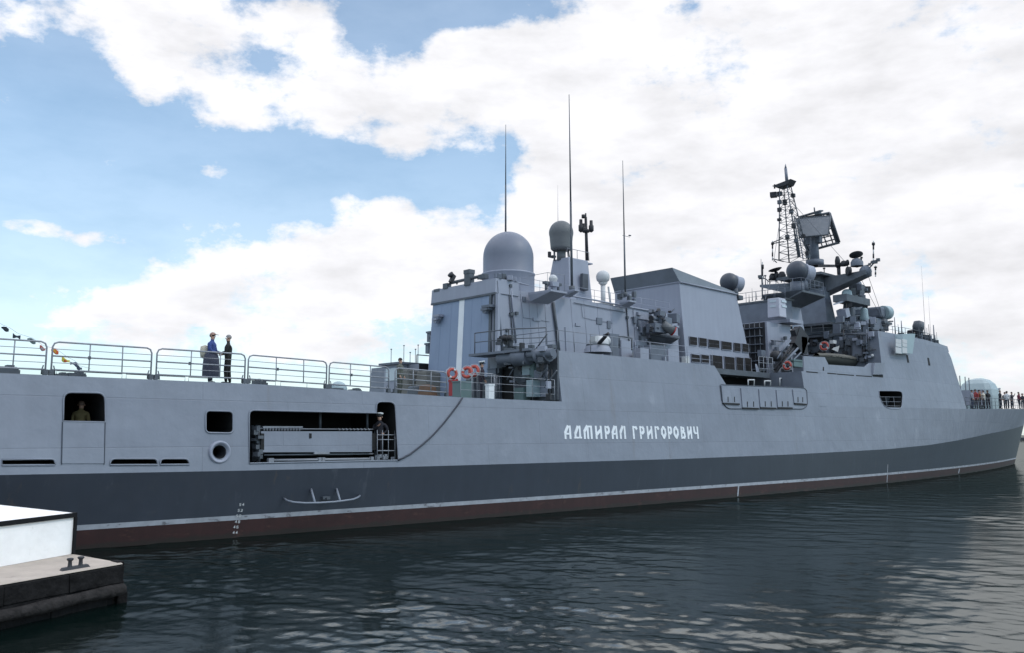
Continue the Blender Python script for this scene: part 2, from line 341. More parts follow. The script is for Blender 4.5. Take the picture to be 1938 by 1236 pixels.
def rounded(pts, rad, k=5):      # pts: pixel polygon, rad: per-corner pixel radius -> rounded pixel outline
    out = []; n = len(pts)
    for i, p in enumerate(pts):
        r = rad[i] if isinstance(rad, (list, tuple)) else rad
        if r <= 0: out.append(p); continue
        p = Vector(p); a = (Vector(pts[i-1])-p); b = (Vector(pts[(i+1) % n])-p)
        ra = min(r, a.length*.49); rb = min(r, b.length*.49); A = p+a.normalized()*ra; B = p+b.normalized()*rb
        for j in range(k+1):
            t = j/k; out.append(tuple((1-t)**2*A+2*t*(1-t)*p+t*t*B))
    return [tuple(o) for o in out]
def cutter(mb, outline, depth, out=.7):
    P = [at_hull(*p) for p in outline]
    mb.prism([p+Vector((0, -out, 0)) for p in P], (0, out+depth, 0), 0)
def boolean_cut(target, mb):
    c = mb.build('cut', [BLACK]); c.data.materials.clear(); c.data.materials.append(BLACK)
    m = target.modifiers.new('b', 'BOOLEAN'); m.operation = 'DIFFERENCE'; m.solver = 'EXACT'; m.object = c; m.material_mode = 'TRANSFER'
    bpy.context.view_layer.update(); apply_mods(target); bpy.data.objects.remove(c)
def rim(outlines, name='opening_frame', r=.03, parent=None, m=None):
    for o in outlines:
        P_(name, MB().line([at_hull(*p)+Vector((0, -.01, 0)) for p in o], r, 6, closed=True), m or GREY, parent or HULL)

O_WIN = rounded([(120, 743), (199, 744.5), (199, 800), (119.5, 798.5)], [16, 16, 0, 0])
O_SQ = rounded([(389, 778), (441, 779.5), (441, 821), (389, 820)], 9)
O_SC = [rounded([(4, 870.5), (104, 869.5), (104, 881), (4, 881.5)], [0, 9, 0, 0]), rounded([(210, 869), (297, 869), (298, 880.5), (208, 881)], [9, 9, 0, 0]), rounded([(304, 869), (356, 869), (358, 880), (303, 880.5)], [9, 9, 0, 0])]
O_FL = [(415.5+13*math.cos(2*math.pi*i/20), 856.5+13*math.sin(2*math.pi*i/20)) for i in range(20)]
O_BIG = rounded([(471, 777), (712, 782.5), (712, 761), (747.5, 761.5), (753.5, 872), (471.5, 878)], [11, 0, 10, 12, 0, 0])
cut = MB()
for o, dp in [(O_WIN, 3.0), (O_SQ, 3.0), (O_BIG, 3.2), (O_FL, 1.5)]+[(o, 1.2) for o in O_SC]: cutter(cut, o, dp)
boolean_cut(HULL, cut)
rim([O_WIN, O_SQ, O_BIG]+O_SC)
# ================================================================== PART2
# upper works flush with the hull side
def px_profile(lst): return [at_hull(*p) for p in lst]
def flush_block(name, top, mats, x_extra=()):
    """solid whose two sides continue the hull surface; top = [(x,z)...] polyline, x strictly rising"""
    mb = MB(); xs = [p[0] for p in top]; zs = [p[1] for p in top]
    X = sorted(set([round(v, 4) for v in list(np.arange(xs[0], xs[-1], .8))+xs]))
    R = 5; n = len(X)
    for side in (-1, 1):
        for x in X:
            z0 = zdx(x); z1 = max(interp(x, xs, zs), z0+.02)
            for r in range(R):
                z = z0+(z1-z0)*r/(R-1); mb.v.append((x, YC+side*bb(x, z), z))
    I = lambda s, i, r: (0 if s < 0 else n*R)+i*R+r
    zt_ = [interp(x, xs, zs) for x in X]
    for i in range(n-1):
        for r in range(R-1):
            for s in (-1, 1): mb.f.append([I(s, i, r), I(s, i+1, r), I(s, i+1, r+1), I(s, i, r+1)]); mb.m.append(0); mb.sm.append(False)
        mb.f.append([I(-1, i, R-1), I(-1, i+1, R-1), I(1, i+1, R-1), I(1, i, R-1)]); mb.m.append(2 if (zt_[i+1]-zt_[i]) > 1.2*(X[i+1]-X[i]) else 1); mb.sm.append(False)
        mb.f.append([I(-1, i, 0), I(-1, i+1, 0), I(1, i+1, 0), I(1, i, 0)]); mb.m.append(1); mb.sm.append(False)
    for i in (0, n-1):
        for r in range(R-1): mb.f.append([I(-1, i, r), I(-1, i, r+1), I(1, i, r+1), I(1, i, r)]); mb.m.append(0); mb.sm.append(False)
    return mb
def xz(px, py): p = at_hull(px, py); return (p.x, p.z)
A0 = xz(1061, 761); A1 = xz(1053, 664); A2 = xz(1200, 678); A3 = xz(1352, 693)
Bb = xz(1374, 729); Be = xz(1522, 737); B0 = xz(1526, 704.5); B1 = xz(1650, 713.5); C00 = xz(1671, 713)
C0 = xz(1661, 627); C1 = xz(1690, 632); C2 = xz(1755, 645); C3 = xz(1790, 657); C4 = xz(1800, 678); C5 = xz(1829, 774)
ax = max(A0[0], A1[0])
print('profile', A0, A1, A3, Bb, Be, B0, B1, C0, C3, C5)
top = [(ax, A1[1]), A2, A3, (A3[0]+.9, Bb[1]), Be, (Be[0]+.02, B0[1]), B1, (C00[0], B1[1]+.02), (max(C0[0], C00[0]+.05), C0[1]), C1, C2, C3, C4, C5]
for i in range(1, len(top)):
    if top[i][0] <= top[i-1][0]: top[i] = (top[i-1][0]+.03, top[i][1])
SUPERS = P_('superstructure', flush_block('superstructure', top, None), [GREY, DECK, SUPERD], doubles=True)
O_HOLE = rounded([(1663, 740.5), (1705, 741), (1708, 748), (1706, 775), (1675, 774.5), (1664, 752)], [2, 8, 4, 8, 14, 6])
cut = MB(); cutter(cut, O_HOLE, 2.5); cut.box((27, YC-3.0, 5.0), (31.2, YC+3.0, 9)); boolean_cut(SUPERS, cut)
rim([O_HOLE], parent=SUPERS)

def strip(top_px, bot_px, th=.09):        # plating standing on the hull surface line
    mb = MB(); a = [at_hull(*p) for p in top_px]; b = [at_hull(*p) for p in bot_px]; k = Vector((0, th, 0))
    for i in range(len(a)-1): mb.hexa([b[i], b[i+1], b[i+1]+k, b[i]+k, a[i], a[i+1], a[i+1]+k, a[i]+k])
    return mb
P_('bulwark', strip([(1521, 674.5), (1540, 676), (1561, 677), (1568, 691), (1605, 693.5), (1637, 695.5), (1646, 688), (1662, 689)], [(1522, 704.5), (1540, 705.5), (1561, 707), (1568, 707.5), (1605, 710.5), (1637, 712.5), (1646, 713), (1664, 714.5)]), GREY)
for (x0, y0, x1, y1) in [(1526, 704.6, 1548, 706.4), (1566, 707.3, 1583, 708.8), (1584, 709, 1616, 711.5), (1620, 711.7, 1650, 713.8), (1652, 711, 1671, 712.5), (1652, 713, 1671, 714.6)]:
    a, b = at_hull(x0, y0), at_hull(x1, y1); sl = MB().hexa([a+Vector((0, -.012, -.035)), b+Vector((0, -.012, -.035)), b+Vector((0, .02, -.035)), a+Vector((0, .02, -.035)), a+Vector((0, -.012, .035)), b+Vector((0, -.012, .035)), b+Vector((0, .02, .035)), a+Vector((0, .02, .035))]); P_('drain_slot', sl, BLACK)
def patch(mb, outline, off=.03, mi=0, th=None):      # plate lying on the hull surface
    P = [at_hull(*p) for p in outline]; th = th or off+.03
    return mb.prism([p+Vector((0, -off, 0)) for p in P], (0, th, 0), mi)

# the five bay shutters amidships
SH = P_('shutter_frame', patch(MB(), rounded([(1362, 729), (1512, 734.5), (1522, 736), (1526, 740), (1527.5, 770), (1518, 775), (1376, 774.5), (1366, 762)], [3, 0, 2, 3, 8, 3, 8, 6]), .02), GREY, HULL)
so_ = rounded([(1362, 729), (1512, 734.5), (1522, 736), (1526, 740), (1527.5, 770), (1518, 775), (1376, 774.5), (1366, 762)], [3, 0, 2, 3, 8, 3, 8, 6])
P_('shutter_outline', MB().line([at_hull(*p)+Vector((0, -.035, 0)) for p in so_], .022, 5, closed=True), DARK, SH)
for (a, b, y0, y1, t0) in [(1366, 1398, 763, 764.5, 732), (1403, 1434, 772, 773, 736), (1437, 1467, 771.5, 772.5, 738), (1470, 1498, 771.5, 772, 739), (1501, 1524.5, 763.5, 765, 738)]:
    P_('bay_shutter', patch(MB(), [(a-2.5, t0), (b-2, t0+1), (b, y1), (a+.5, y0)], .075), GREY, HULL)
    m_ = patch(MB(), [(a+1, y0+.3), (b, y1+.3), (b, y1+3), (a+1, y0+3)], .085)
    for k in (.3, .68): xx = a+(b-a)*k; patch(m_, [(xx-.6, y0-11), (xx+.6, y0-11), (xx+.8, y0-1), (xx-.4, y0-1)], .088)
    P_('shutter_gap', m_, BLACK, HULL)
# lower panel of the officer's window with its guide rails
P_('window_panel', patch(MB(), [(119, 799.5), (197.5, 801), (196, 878), (117, 878)], .025), GREY, HULL)
for q in ([(117.5, 800), (119, 800), (117, 880), (115.5, 880)], [(198, 801), (199.3, 801), (197.5, 880), (196.2, 880)]): P_('panel_guide', patch(MB(), q, .03), DARK, HULL)
# round closed fairlead
fc = at_hull(415.5, 856.5); s_ = ppm(fc)
FL = P_('fairlead', MB().lathe(fc, [(.235, .03), (.27, -.03), (.31, -.075), (.345, -.085), (.375, -.05), (.385, .04)], 28, 0, (0, 1, 0)), SUPER, HULL)
P_('fairlead_bore', MB().lathe(fc, [(.16, .5), (.19, .16), (.235, .03)], 28, 0, (0, 1, 0)), SOOT, FL)  # bore coloured near-black for the shade inside it
# ship's name
FONT = {'А': [[(.05, 0), (.05, .45), (.55, 1)], [(.85, 0), (.85, 1)], [(.05, .38), (.85, .38)]],
        'Д': [[(.0, .06), (1, .06)], [(.14, .06), (.14, .4), (.55, .97)], [(.8, .06), (.8, 1)]],
        'М': [[(.08, 0), (.08, .6), (.45, 1)], [(.48, 0), (.48, .98)], [(.48, .98), (.9, .98)], [(.9, 0), (.9, 1)]],
        'И': [[(.1, 0), (.1, 1)], [(.9, 0), (.9, 1)], [(.1, .3), (.9, .72)]],
        'Р': [[(.12, 0), (.12, 1)], [(.12, .95), (.7, .95), (.9, .8), (.88, .58), (.5, .42), (.12, .42)]],
        'Л': [[(.12, 0), (.12, .5), (.55, 1)], [(.88, 0), (.88, 1)]],
        'Г': [[(.15, 0), (.15, 1)], [(.15, .95), (.75, .95), (.92, .8)]],
        'О': [[(.5, .96), (.14, .72), (.1, .4), (.5, .04), (.9, .4), (.86, .72), (.5, .96)]],
        'В': [[(.14, 0), (.14, 1)], [(.14, .95), (.7, .92), (.78, .72), (.3, .52), (.85, .48), (.92, .2), (.7, .05), (.14, .05)]],
        'Ч': [[(.12, 1), (.12, .6), (.3, .45), (.85, .45)], [(.86, 0), (.86, 1)]]}
DIG = {'5': [[(.9, 1), (.15, 1), (.15, .55), (.85, .55), (.85, 0), (.1, 0)]], '4': [[(.7, 0), (.7, 1), (.1, .35), (1, .35)]], '2': [[(.1, 1), (.9, 1), (.9, .55), (.1, 0), (.95, 0)]],
       '0': [[(.1, 0), (.1, 1), (.9, 1), (.9, 0), (.1, 0)]], '8': [[(.1, .5), (.1, 1), (.9, 1), (.9, 0), (.1, 0), (.1, .5), (.9, .5)]], '6': [[(.9, 1), (.1, 1), (.1, 0), (.9, 0), (.9, .5), (.1, .5)]]}
def strokes(mb, polys, fx, wv, wh, off):
    """fx(s,t)->(x,z) on the hull; wv / wh stroke width (m) for upright / level strokes"""
    k = 0
    for pl in polys:
        for (s0, t0), (s1, t1) in zip(pl[:-1], pl[1:]):
            (x0, z0), (x1, z1) = fx(s0, t0), fx(s1, t1); d = Vector((x1-x0, z1-z0)); ln = d.length or 1; d /= ln
            wd = (wv*abs(d.y)+wh*abs(d.x))/2; n = Vector((-d.y, d.x))*wd; e = d*min(wd, .03)
            q = [(x0-e.x-n.x, z0-e.y-n.y), (x1+e.x-n.x, z1+e.y-n.y), (x1+e.x+n.x, z1+e.y+n.y), (x0-e.x+n.x, z0-e.y+n.y)]
            mb.prism([on(x, z, off+.002*k) for (x, z) in q], (0, .05+.002*k, 0)); k += 1
LET = [('А', 228, 310), ('Д', 336, 427), ('М', 445, 552), ('И', 580, 662), ('Р', 690, 750), ('А', 770, 840), ('Л', 858, 934), ('Г', 1008, 1068), ('Р', 1090, 1148), ('И', 1172, 1240), ('Г', 1262, 1318), ('О', 1335, 1397), ('Р', 1412, 1464), ('О', 1475, 1540), ('В', 1558, 1614), ('И', 1635, 1692), ('Ч', 1706, 1768)]
zb0 = at_hull(1068, 832.3).z; zb1 = at_hull(1322, 832).z; zt0 = at_hull(1075, 806).z; zt1 = at_hull(1322, 808).z
for ch, a, b in LET:
    pa, pb = 1030+a/6.056, 1030+b/6.056; f_ = (pa-1068)/254
    z0 = zb0+(zb1-zb0)*f_; z1 = zt0+(zt1-zt0)*f_; xa, xb = at_hull(pa+1, 820).x, at_hull(pb-1, 820).x
    m_ = MB(); strokes(m_, FONT[ch], lambda s, t: (xa+(xb-xa)*s, z0+.04+(z1-z0-.08)*t), .125, .085, .02); P_('name_letter', m_, WHITE, HULL)
# draught figures
for txt, px, py in [('54', 458, 956), ('52', 455, 967), ('50', 452, 977.5), ('48', 450, 988.5), ('46', 447, 998.5), ('44', 445.5, 1009)]:
    for i, ch in enumerate(txt):
        m_ = MB(); c = at_hull(px-3.4+i*5.6, py); strokes(m_, DIG[ch], lambda s, t: (c.x+(s-.5)*.06, c.z+(t-.5)*.075), .016, .016, .006); P_('draught_figure', m_, PALE, HULL)
for (px, y0, y1, wd) in [(1397, 921, 940, 2.2), (1679.5, 880, 914, 1.0), (1815, 888, 897, 1.6)]:
    P_('hull_tick_mark', patch(MB(), [(px-wd/2+.6, y0), (px+wd/2+.6, y0), (px+wd/2-1, y1), (px-wd/2-1, y1)], .012, th=.02), LINE, HULL)
# propeller guard rail above the waterline
def hp(px, py, off): p = at_hull(px, py); return p+Vector((0, -off, 0))
g = MB(); pl = [(537, 944, 0), (543, 948, .3), (556, 951.5, .55), (578, 953, .6), (604, 952.5, .6), (630, 951, .6), (652, 948.5, .6), (668, 946, .5), (677, 942.5, .3), (681, 939, 0)]
def shifted(px, py, off):      # a point off the plating that shows at that pixel
    d = ray(px, py); p = at_hull(px, py); return CAM+d*((p.y-off)/d.y)
g.line([shifted(*p) for p in pl], .034, 8)
P_('propeller_guard', g, GREY, HULL)
for (a, b) in [((589, 927), (596, 952.5)), ((637, 926), (644, 950))]: P_('guard_strut', MB().tube(at_hull(*a), shifted(b[0], b[1], .58), .04), GREY, HULL)
P_('guard_bracket', MB().cbox(at_hull(615, 943), .3, .25, .10).cbox(at_hull(615, 944.2), .12, .5, .06), SLATE, HULL)

# gear inside the big side opening
def inx(px, py, dy): d = ray(px, py); p = at_hull(px, py); return CAM+d*((p.y+dy)/d.y)
def plate_in(mb, x0, y0, x1, y1, dy, th=.1, mi=0):
    return mb.prism([inx(x0, y0, dy), inx(x1, y0+.4, dy), inx(x1, y1-.6, dy), inx(x0, y1, dy)], (0, th, 0), mi)
LAD = P_('stowed_gangway', plate_in(MB(), 494, 817, 704, 857, .35, .35), GREY)
for q in ((493.5, 821, 500, 853, .335), (585.5, 821, 590, 831, .335), (702, 821, 711, 853, .4)): P_('gangway_slot', plate_in(MB(), *q), BLACK, LAD)
P_('gangway_step_rack', plate_in(plate_in(MB(), 498, 807.5, 573, 811, .4, .3), 498, 811.6, 573, 815.5, .45, .2, 1), [TUBE, SOOT], LAD)
m_ = MB()
for k in range(13): x = 500+k*5.6; m_.tube(inx(x, 811, .4), inx(x, 816, .4), .02, n=5)
for k in range(9): x = 640+k*7; m_.tube(inx(x, 812.5, .4), inx(x+3.5, 814.5, .4), .03, n=5)
m_.line([inx(478, 812, .45), inx(600, 813, .45), inx(706, 813.5, .45)], .02)
P_('gangway_rollers', m_, TUBE, LAD)
m_ = MB().tube(inx(512, 872.5, .2), inx(706, 869.5, .2), .05).tube(inx(500, 862, .5), inx(706, 860, .5), .03)
plate_in(m_, 595, 856.5, 624, 860.5, .3, .1)
for x in (510, 514, 604, 611, 703): m_.cbox(inx(x, 872-.016*(x-510), .2), .12, .14, .14)
P_('gangway_rail', m_, TUBE, LAD)
for x, dy, y0, y1 in ((485, .7, 806, 876), (490, .45, 806, 876), (478, 1.0, 806, 876), (710, .6, 806, 876), (606, .8, 782, 813), (695, .8, 784, 813)): P_('bay_stanchion', MB().tube(inx(x, y0, dy), inx(x, y1, dy), .05), SLATE)
for i in range(14): P_('bay_fitting', MB().cbox(inx(481+random.random()*10, 810+i*4.6, .3+random.random()*.5), .12+.12*random.random(), .2, .08+.1*random.random(), random.random()), SLATE)
m_ = MB()
for y in (824, 833): m_.tube(inx(714, y, .12), inx(747, y, .12), .016)
for x in (714, 724, 735, 747.5): m_.tube(inx(x, 815, .12), inx(x, 868, .12), .014)
m_.tube(inx(714, 854, .12), inx(748, 854, .12), .022)
for i in range(12): m_.cbox(inx(712+random.random()*36, 862+random.random()*8, .25), .12, .15, .12, random.random())
P_('bay_railing', m_, TUBE)

# ------------------------------------------------------------------ flight deck railings (net frames standing upright)
def rail_frame(xa, xb, ytop_a, ytop_b):
    """px of the two end posts; frame stands on the deck edge"""
    def base(px):
        lo, hi = 690, 790
        for _ in range(30):
            m = (lo+hi)/2; p = at_hull(px, m)
            if p.z > zdx(p.x): lo = m
            else: hi = m
        p = at_hull(px, lo); return Vector((p.x, p.y+.10, zdx(p.x)))
    A, B = base(xa), base(xb); hgt = 1.02+random.uniform(-.012, .012)
    dz = Vector((0, 0, 1))
    ga, gb = A+dz*hgt, B+dz*hgt; ux = (B-A).normalized(); L = (B-A).length
    P = lambda t, h: A+(B-A)*t+dz*h
    fr = MB(); rc = .16
    fr.line([P(0, 0), P(0, hgt-rc), P(rc*.3/L, hgt-rc*.3), P(rc/L, hgt), P(1-rc/L, hgt), P(1-rc*.3/L, hgt-rc*.3), P(1, hgt-rc), P(1, 0)], .027, 8)
    root = P_('deck_railing', fr, TUBE)
    m_ = MB().tube(P(0, hgt*.58), P(1, hgt*.58), .024).tube(P(0, hgt*.17), P(1, hgt*.17), .026)
    for h in (.38, .79): m_.tube(P(0, hgt*h), P(1, hgt*h), .011, n=5)
    for t in (.36+random.uniform(-.02, .02), .69+random.uniform(-.02, .02)): m_.tube(P(t, hgt*.17), P(t+random.uniform(-.004, .004), hgt), .02)
    P_('railing_bar', m_, TUBE, root)
    for t in (0, 1): P_('railing_hinge', MB().cbox(P(t, .09), .13, .13, .16).line([P(t, .3)+ux*(-.06 if t else .06), P(t, .16)+ux*(.1 if t else -.1)*-1, P(t, .02)+ux*(-.1 if t else .1)], .02, 5), SLATE, root)
    P_('railing_latch', MB().cbox(P(.36, hgt*.58), .07, .07, .10), SLATE, root)
    return A, B
for (a, b) in [(-120, 87), (98, 287), (297, 465), (471, 620), (625, 738), (750, 848)]: rail_frame(a, b, 0, 0)
# low coaming, guard wire and small fittings along the flight deck edge
m_ = MB()
for (a, b) in [(105, 110), (113, 158), (163, 238), (246, 290), (310, 358), (365, 410), (480, 500), (505, 530), (540, 590)]:
    p, q = at_hull(a, 711+.046*(a-90)), at_hull(b, 711+.046*(b-90)); k = Vector((0, .35, .17))
    P_('net_frame', MB().line([p+Vector((0, .35, -.05)), p+k, q+k, q+Vector((0, .35, -.05))], .012, 5), SLATE)
m_ = MB()
for (a, wd, h) in [(25, .5, .25), (40, .28, .16), (130, .34, .10), (160, .5, .15), (168, .3, .1), (515, .4, .12), (508, .2, .2), (655, .9, .05), (695, .35, .1), (700, .2, .08)]:
    p = at_hull(a, 708+.0515*a*1.0); p = Vector((p.x, p.y+.9, zdx(p.x)))
    P_('deck_fitting', MB().cbox(p+Vector((0, 0, h/2)), wd, .4, h).cbox(p+Vector((wd*.2, 0, h+.02)), wd*.4, .3, .07), SLATE)
p = at_hull(641, 740); p = Vector((aty(641, 720, p.y+2.5).x, p.y+2.5, zdx(p.x))); P_('deck_vent_dome', MB().lathe(p, dome_prof(.36, .12), 20), TURQ)
# lower rail with thin stanchions from the door recess to the upper works
def stanchion_rail(pts, h, levels, spacing, r=.014, name='guard_rail', m=TUBE, top_r=None):
    mb = MB(); pts = [Vector(p) for p in pts]
    for l in levels: mb.line([p+Vector((0, 0, h*l)) for p in pts], (top_r or r) if l == max(levels) else r*.75, 5)
    for a, b in zip(pts[:-1], pts[1:]):
        n = max(1, round((b-a).length/spacing))
        for i in range(n+1): p = a+(b-a)*(i/n); mb.tube(p, p+Vector((0, 0, h)), r, n=6)
    return P_(name, mb, m)
def deck_edge(px): # deck-edge point in a pixel column
    lo, hi = 690, 790
    for _ in range(30):
        mm = (lo+hi)/2; p = at_hull(px, mm)
        if p.z > zdx(p.x): lo = mm
        else: hi = mm
    p = at_hull(px, lo); return Vector((p.x, p.y+.08, zdx(p.x)))
stanchion_rail([deck_edge(p) for p in (874, 905, 940, 975, 1010, 1052)], 1.0, (1, .66, .33), 1.1, .013, m=LINE)
# hose hanging from the deck edge down to the opening
hp_ = [(874, 754), (868, 764), (856, 780), (838, 803), (818, 825), (798, 843), (776, 860), (760, 868.5), (752, 872)]
hz = MB().line([at_hull(*p)+Vector((0, -.05, 0)) for p in hp_], .033, 6).build('mooring_hose', ROPE, None, loc=at_hull(874, 754)); tag(hz, 'dark slack hose hanging down the grey hull from the deck edge into the side opening', 'hose')
# ================================================================== PART3: upper works
def cb(pc, pl, pr, pt, pb, y, mi=0, mb=None, ta=0.0, ts=0.0, tf=0.0):
    """box from three upright edges seen in the picture: pc = aft starboard corner on the plane y, pl = port edge, pr = forward edge.
    ta / ts / tf: how far the top leans in at the aft, starboard and forward faces"""
    pm = (pt+pb)/2; X0 = aty(pc, pm, y).x; z1 = aty(pc, pt, y).z; z0 = aty(pc, pb, y).z
    yp = atx(pl, pm, X0).y; X1 = aty(pr, pm, y).x
    mb = mb or MB()
    mb.hexa([(X0, y, z0), (X1, y, z0), (X1, yp, z0), (X0, yp, z0), (X0+ta, y+ts, z1), (X1-tf, y+ts, z1), (X1-tf, yp-ts, z1), (X0+ta, yp-ts, z1)], mi)
    mb.dim = (X0, X1, y, yp, z0, z1); return mb
def whip(px, y0, y1, y, r, name='whip_antenna', lean=0.0, px1=None):
    b = aty(px, y0, y); t = aty(px, y1, y); h = t.z-b.z
    t = b+Vector((0, 0, h)) if px1 is None else aty(px1, y1, y)
    mb = MB(); d = t-b
    mb.tube(b, b+d*.03, r*2.2, n=8).tube(b+d*.03, b+d*.45, r, r*.8, 8).tube(b+d*.45, b+d, r*.75, r*.3, 6)
    return P_(name, mb, SLATE)
# ---- hangar
XA, ZA = 29.85, 11.68; HY = 33.35; HB = .10
HX1 = 46.0
def hy(z, s=-1): return YC+s*(2.86-.032*(z-5)) 
def hx(z): return XA+.052*(z-5)
def quad8(x0f, x1f, yf, z0, z1): return [(x0f(z0), yf(z0, -1), z0), (x1f(z0), yf(z0, -1), z0), (x1f(z0), yf(z0, 1), z0), (x0f(z0), yf(z0, 1), z0), (x0f(z1), yf(z1, -1), z1), (x1f(z1), yf(z1, -1), z1), (x1f(z1), yf(z1, 1), z1), (x0f(z1), yf(z1, 1), z1)]
HZ = 5.1
HAN = P_('hangar', MB().hexa(quad8(hx, lambda z: HX1, hy, HZ, 11.25)), [SUPER])
P_('roof_fascia', MB().hexa(quad8(lambda z: hx(z)-.10, lambda z: hx(11)+1.6, lambda z, s: hy(z, s)+s*.06, 10.93, 11.72)), SUPER, HAN)
P_('fascia_dark_sill', MB().hexa(quad8(lambda z: hx(z)-.115, lambda z: hx(11), lambda z, s: hy(z, s)+s*.062, 10.86, 10.97)), SLATE, HAN)  # dark sill strip along the head of the door
dz0, dz1 = 5.15, 10.86
def dpt(z, f, o): a, b = hy(z, 1)-.10, hy(z, -1)+.42; return (hx(z)-o, a+(b-a)*f, z)
def dplate(f0, f1, o, z0=dz0, z1=dz1): return MB().hexa([dpt(z0, f1, o), dpt(z0, f1, -.02), dpt(z0, f0, -.02), dpt(z0, f0, o), dpt(z1, f1, o), dpt(z1, f1, -.02), dpt(z1, f0, -.02), dpt(z1, f0, o)])
DOOR = P_('hangar_door', dplate(0, 1, .05), BLUEG, HAN)
pf = lambda px, z: (hy(z, 1)-.10-atx(px, 640, hx(z)).y)/((hy(z, 1)-.10)-(hy(z, -1)+.42))
f0, f1 = pf(866.5, 8), pf(876.5, 8)
P_('door_centre_stripe', dplate(f0, f1, .062), WHITE, DOOR)
for ff in (.16, .34, .70, .86): P_('door_seam', dplate(ff, ff+.006, .058), BLUEG, DOOR)
P_('door_edge_rail', dplate(1.0, 1.035, .10), SLATE, HAN); P_('door_edge_rail', dplate(1.075, 1.095, .08), SLATE, HAN); P_('door_edge_rail', dplate(1.12, 1.16, .16), SUPER, HAN)
for (px, py, sx) in [(829, 597, .55), (826, 604, .4), (924, 579, .7), (920, 585, .5)]:
    p = atx(px, py, hx(9.4)-.22); P_('door_bracket', MB().cbox(p, .35, sx, .13).cbox(p+Vector((0, 0, -.13)), .25, sx*.6, .12), SUPERD if px > 900 else SUPER, HAN)
for (px, py) in [(815, 640), (812, 662), (820, 648)]:
    p = atx(px, py, hx(7.5)+.5); P_('landing_light', MB().cbox(p, .3, .3, .5).cbox(p+Vector((0, 0, .3)), .4, .4, .1), SUPERD, HAN)
# roof edge gear above the door
for (px, py, s) in [(829, 549, (.25, .5, .16)), (846, 541, (.3, .4, .3)), (888, 527, (.35, .45, .75)), (888, 514, (.4, .5, .22)), (915, 523, (.3, .5, .25))]:
    P_('roof_fitting', MB().cbox(atx(px, py, hx(11.7)), *s), SLATE, HAN)
P_('roof_floodlight', MB().cbox(atx(856, 527, hx(11.7)), .2, .2, .5, ry=.5).lathe(atx(855, 521, hx(11.7)), [(.001, 0), (.16, .02), (.18, .15), (.001, .18)], 12, 0, (-.7, 0, .5)), SOOT, HAN)
P_('roof_beam', MB().tube(atx(852, 535, hx(11.7)), atx(913, 521, hx(11.7)), .09).tube(atx(865, 537, hx(11.7)), atx(864, 531, hx(11.7)), .05).tube(atx(905, 528, hx(11.7)), atx(905, 522, hx(11.7)), .05), SLATE, HAN)
for i in range(14):
    p = Vector((hx(11.7)+.1+random.random()*1.5, hy(11.7)+random.random()*.7-.1, 11.72)); h = .12+.25*random.random()
    P_('roof_fitting', MB().cbox(p+Vector((0, 0, h/2)), .12+.2*random.random(), .1+.2*random.random(), h, random.random()), random.choice([SLATE, SUPER, SUPERD]), HAN)
# side wall of the hangar: pipes, hose run, vents, cable runs
def wall(px, py, off=.03): # point on the starboard hangar wall
    d = ray(px, py); lo, hi = 30.0, 36
    for _ in range(40):
        m = (lo+hi)/2; P = CAM+d*(m/d.y)
        if m < hy(P.z)-off: lo = m
        else: hi = m
    return CAM+d*(hi/d.y)
def wpipe(pts, r, name='wall_pipe', m=SUPER, off=.05, n=6): return P_(name, MB().line([wall(*p, off) for p in pts], r, n), m, HAN)
wpipe([(1047, 571), (1052, 610), (1061, 690)], .085, 'wall_duct', SLATE, .09)
wpipe([(967, 536), (970, 575), (977, 650)], .05); wpipe([(963, 538), (966, 580), (971, 650)], .03, m=SLATE)
wpipe([(941, 530), (946, 600), (953, 690)], .045, m=SUPERD)
wpipe([(1186, 582), (1190, 640), (1194, 672)], .04, m=SLATE); wpipe([(1199, 585), (1203, 640), (1206, 670)], .025)
wpipe([(1062, 556), (1120, 566), (1185, 579), (1240, 589)], .05, m=SUPER); wpipe([(970, 531), (1000, 539)], .03)
wpipe([(1086, 572), (1150, 584), (1184, 590)], .02, m=SUPERD)
for (px, py) in [(970, 593), (967, 594), (978, 592), (966, 540), (1187, 600), (1192, 650), (960, 626)]: P_('wall_fitting', MB().cbox(wall(px, py, .06), .16, .12, .16), SLATE, HAN)
for i in range(22):
    px = random.uniform(1200, 1236); py = random.uniform(590, 660); P_('wall_fitting', MB().cbox(wall(px, py, .08), random.uniform(.08, .4), .16, random.uniform(.08, .5)), random.choice([SUPER, SUPER, SUPERD, SLATE]), HAN)
for q in [(1010, 600, 1024, 606), (1130, 600, 1140, 612), (1150, 606, 1156, 622), (1090, 610, 1100, 616), (990, 560, 996, 570)]:
    P = [wall(q[0], q[3], .06), wall(q[2], q[3]+1, .06), wall(q[2], q[1]+1, .06), wall(q[0], q[1], .06)]; P_('wall_panel', MB().prism(P, (0, .1, 0)), random.choice([SUPER, SUPERD]), HAN)
for px in (985, 1000, 1015, 1030, 1080, 1105, 1130, 1155): wpipe([(px, 548+(px-985)*.16), (px+9, 690)], .012, 'wall_stiffener', SUPER, .01, 4)
P_('wall_door', MB().prism([wall(1072, 668, .05), wall(1086, 670, .05), wall(1084, 622, .05), wall(1070, 620, .05)], (0, .1, 0)), SUPER, HAN); P_('wall_door', MB().prism([wall(1160, 676, .05), wall(1174, 678, .05), wall(1172, 634, .05), wall(1158, 632, .05)], (0, .1, 0)), SUPERD, HAN)
wpipe([(1100, 575), (1103, 600), (1120, 604), (1160, 611)], .011, 'wall_cable', SUPERD, .03); wpipe([(985, 555), (990, 600), (1040, 608)], .011, 'wall_cable', SUPERD, .03); wpipe([(1195, 600), (1235, 607)], .03, 'wall_pipe', SUPERD)
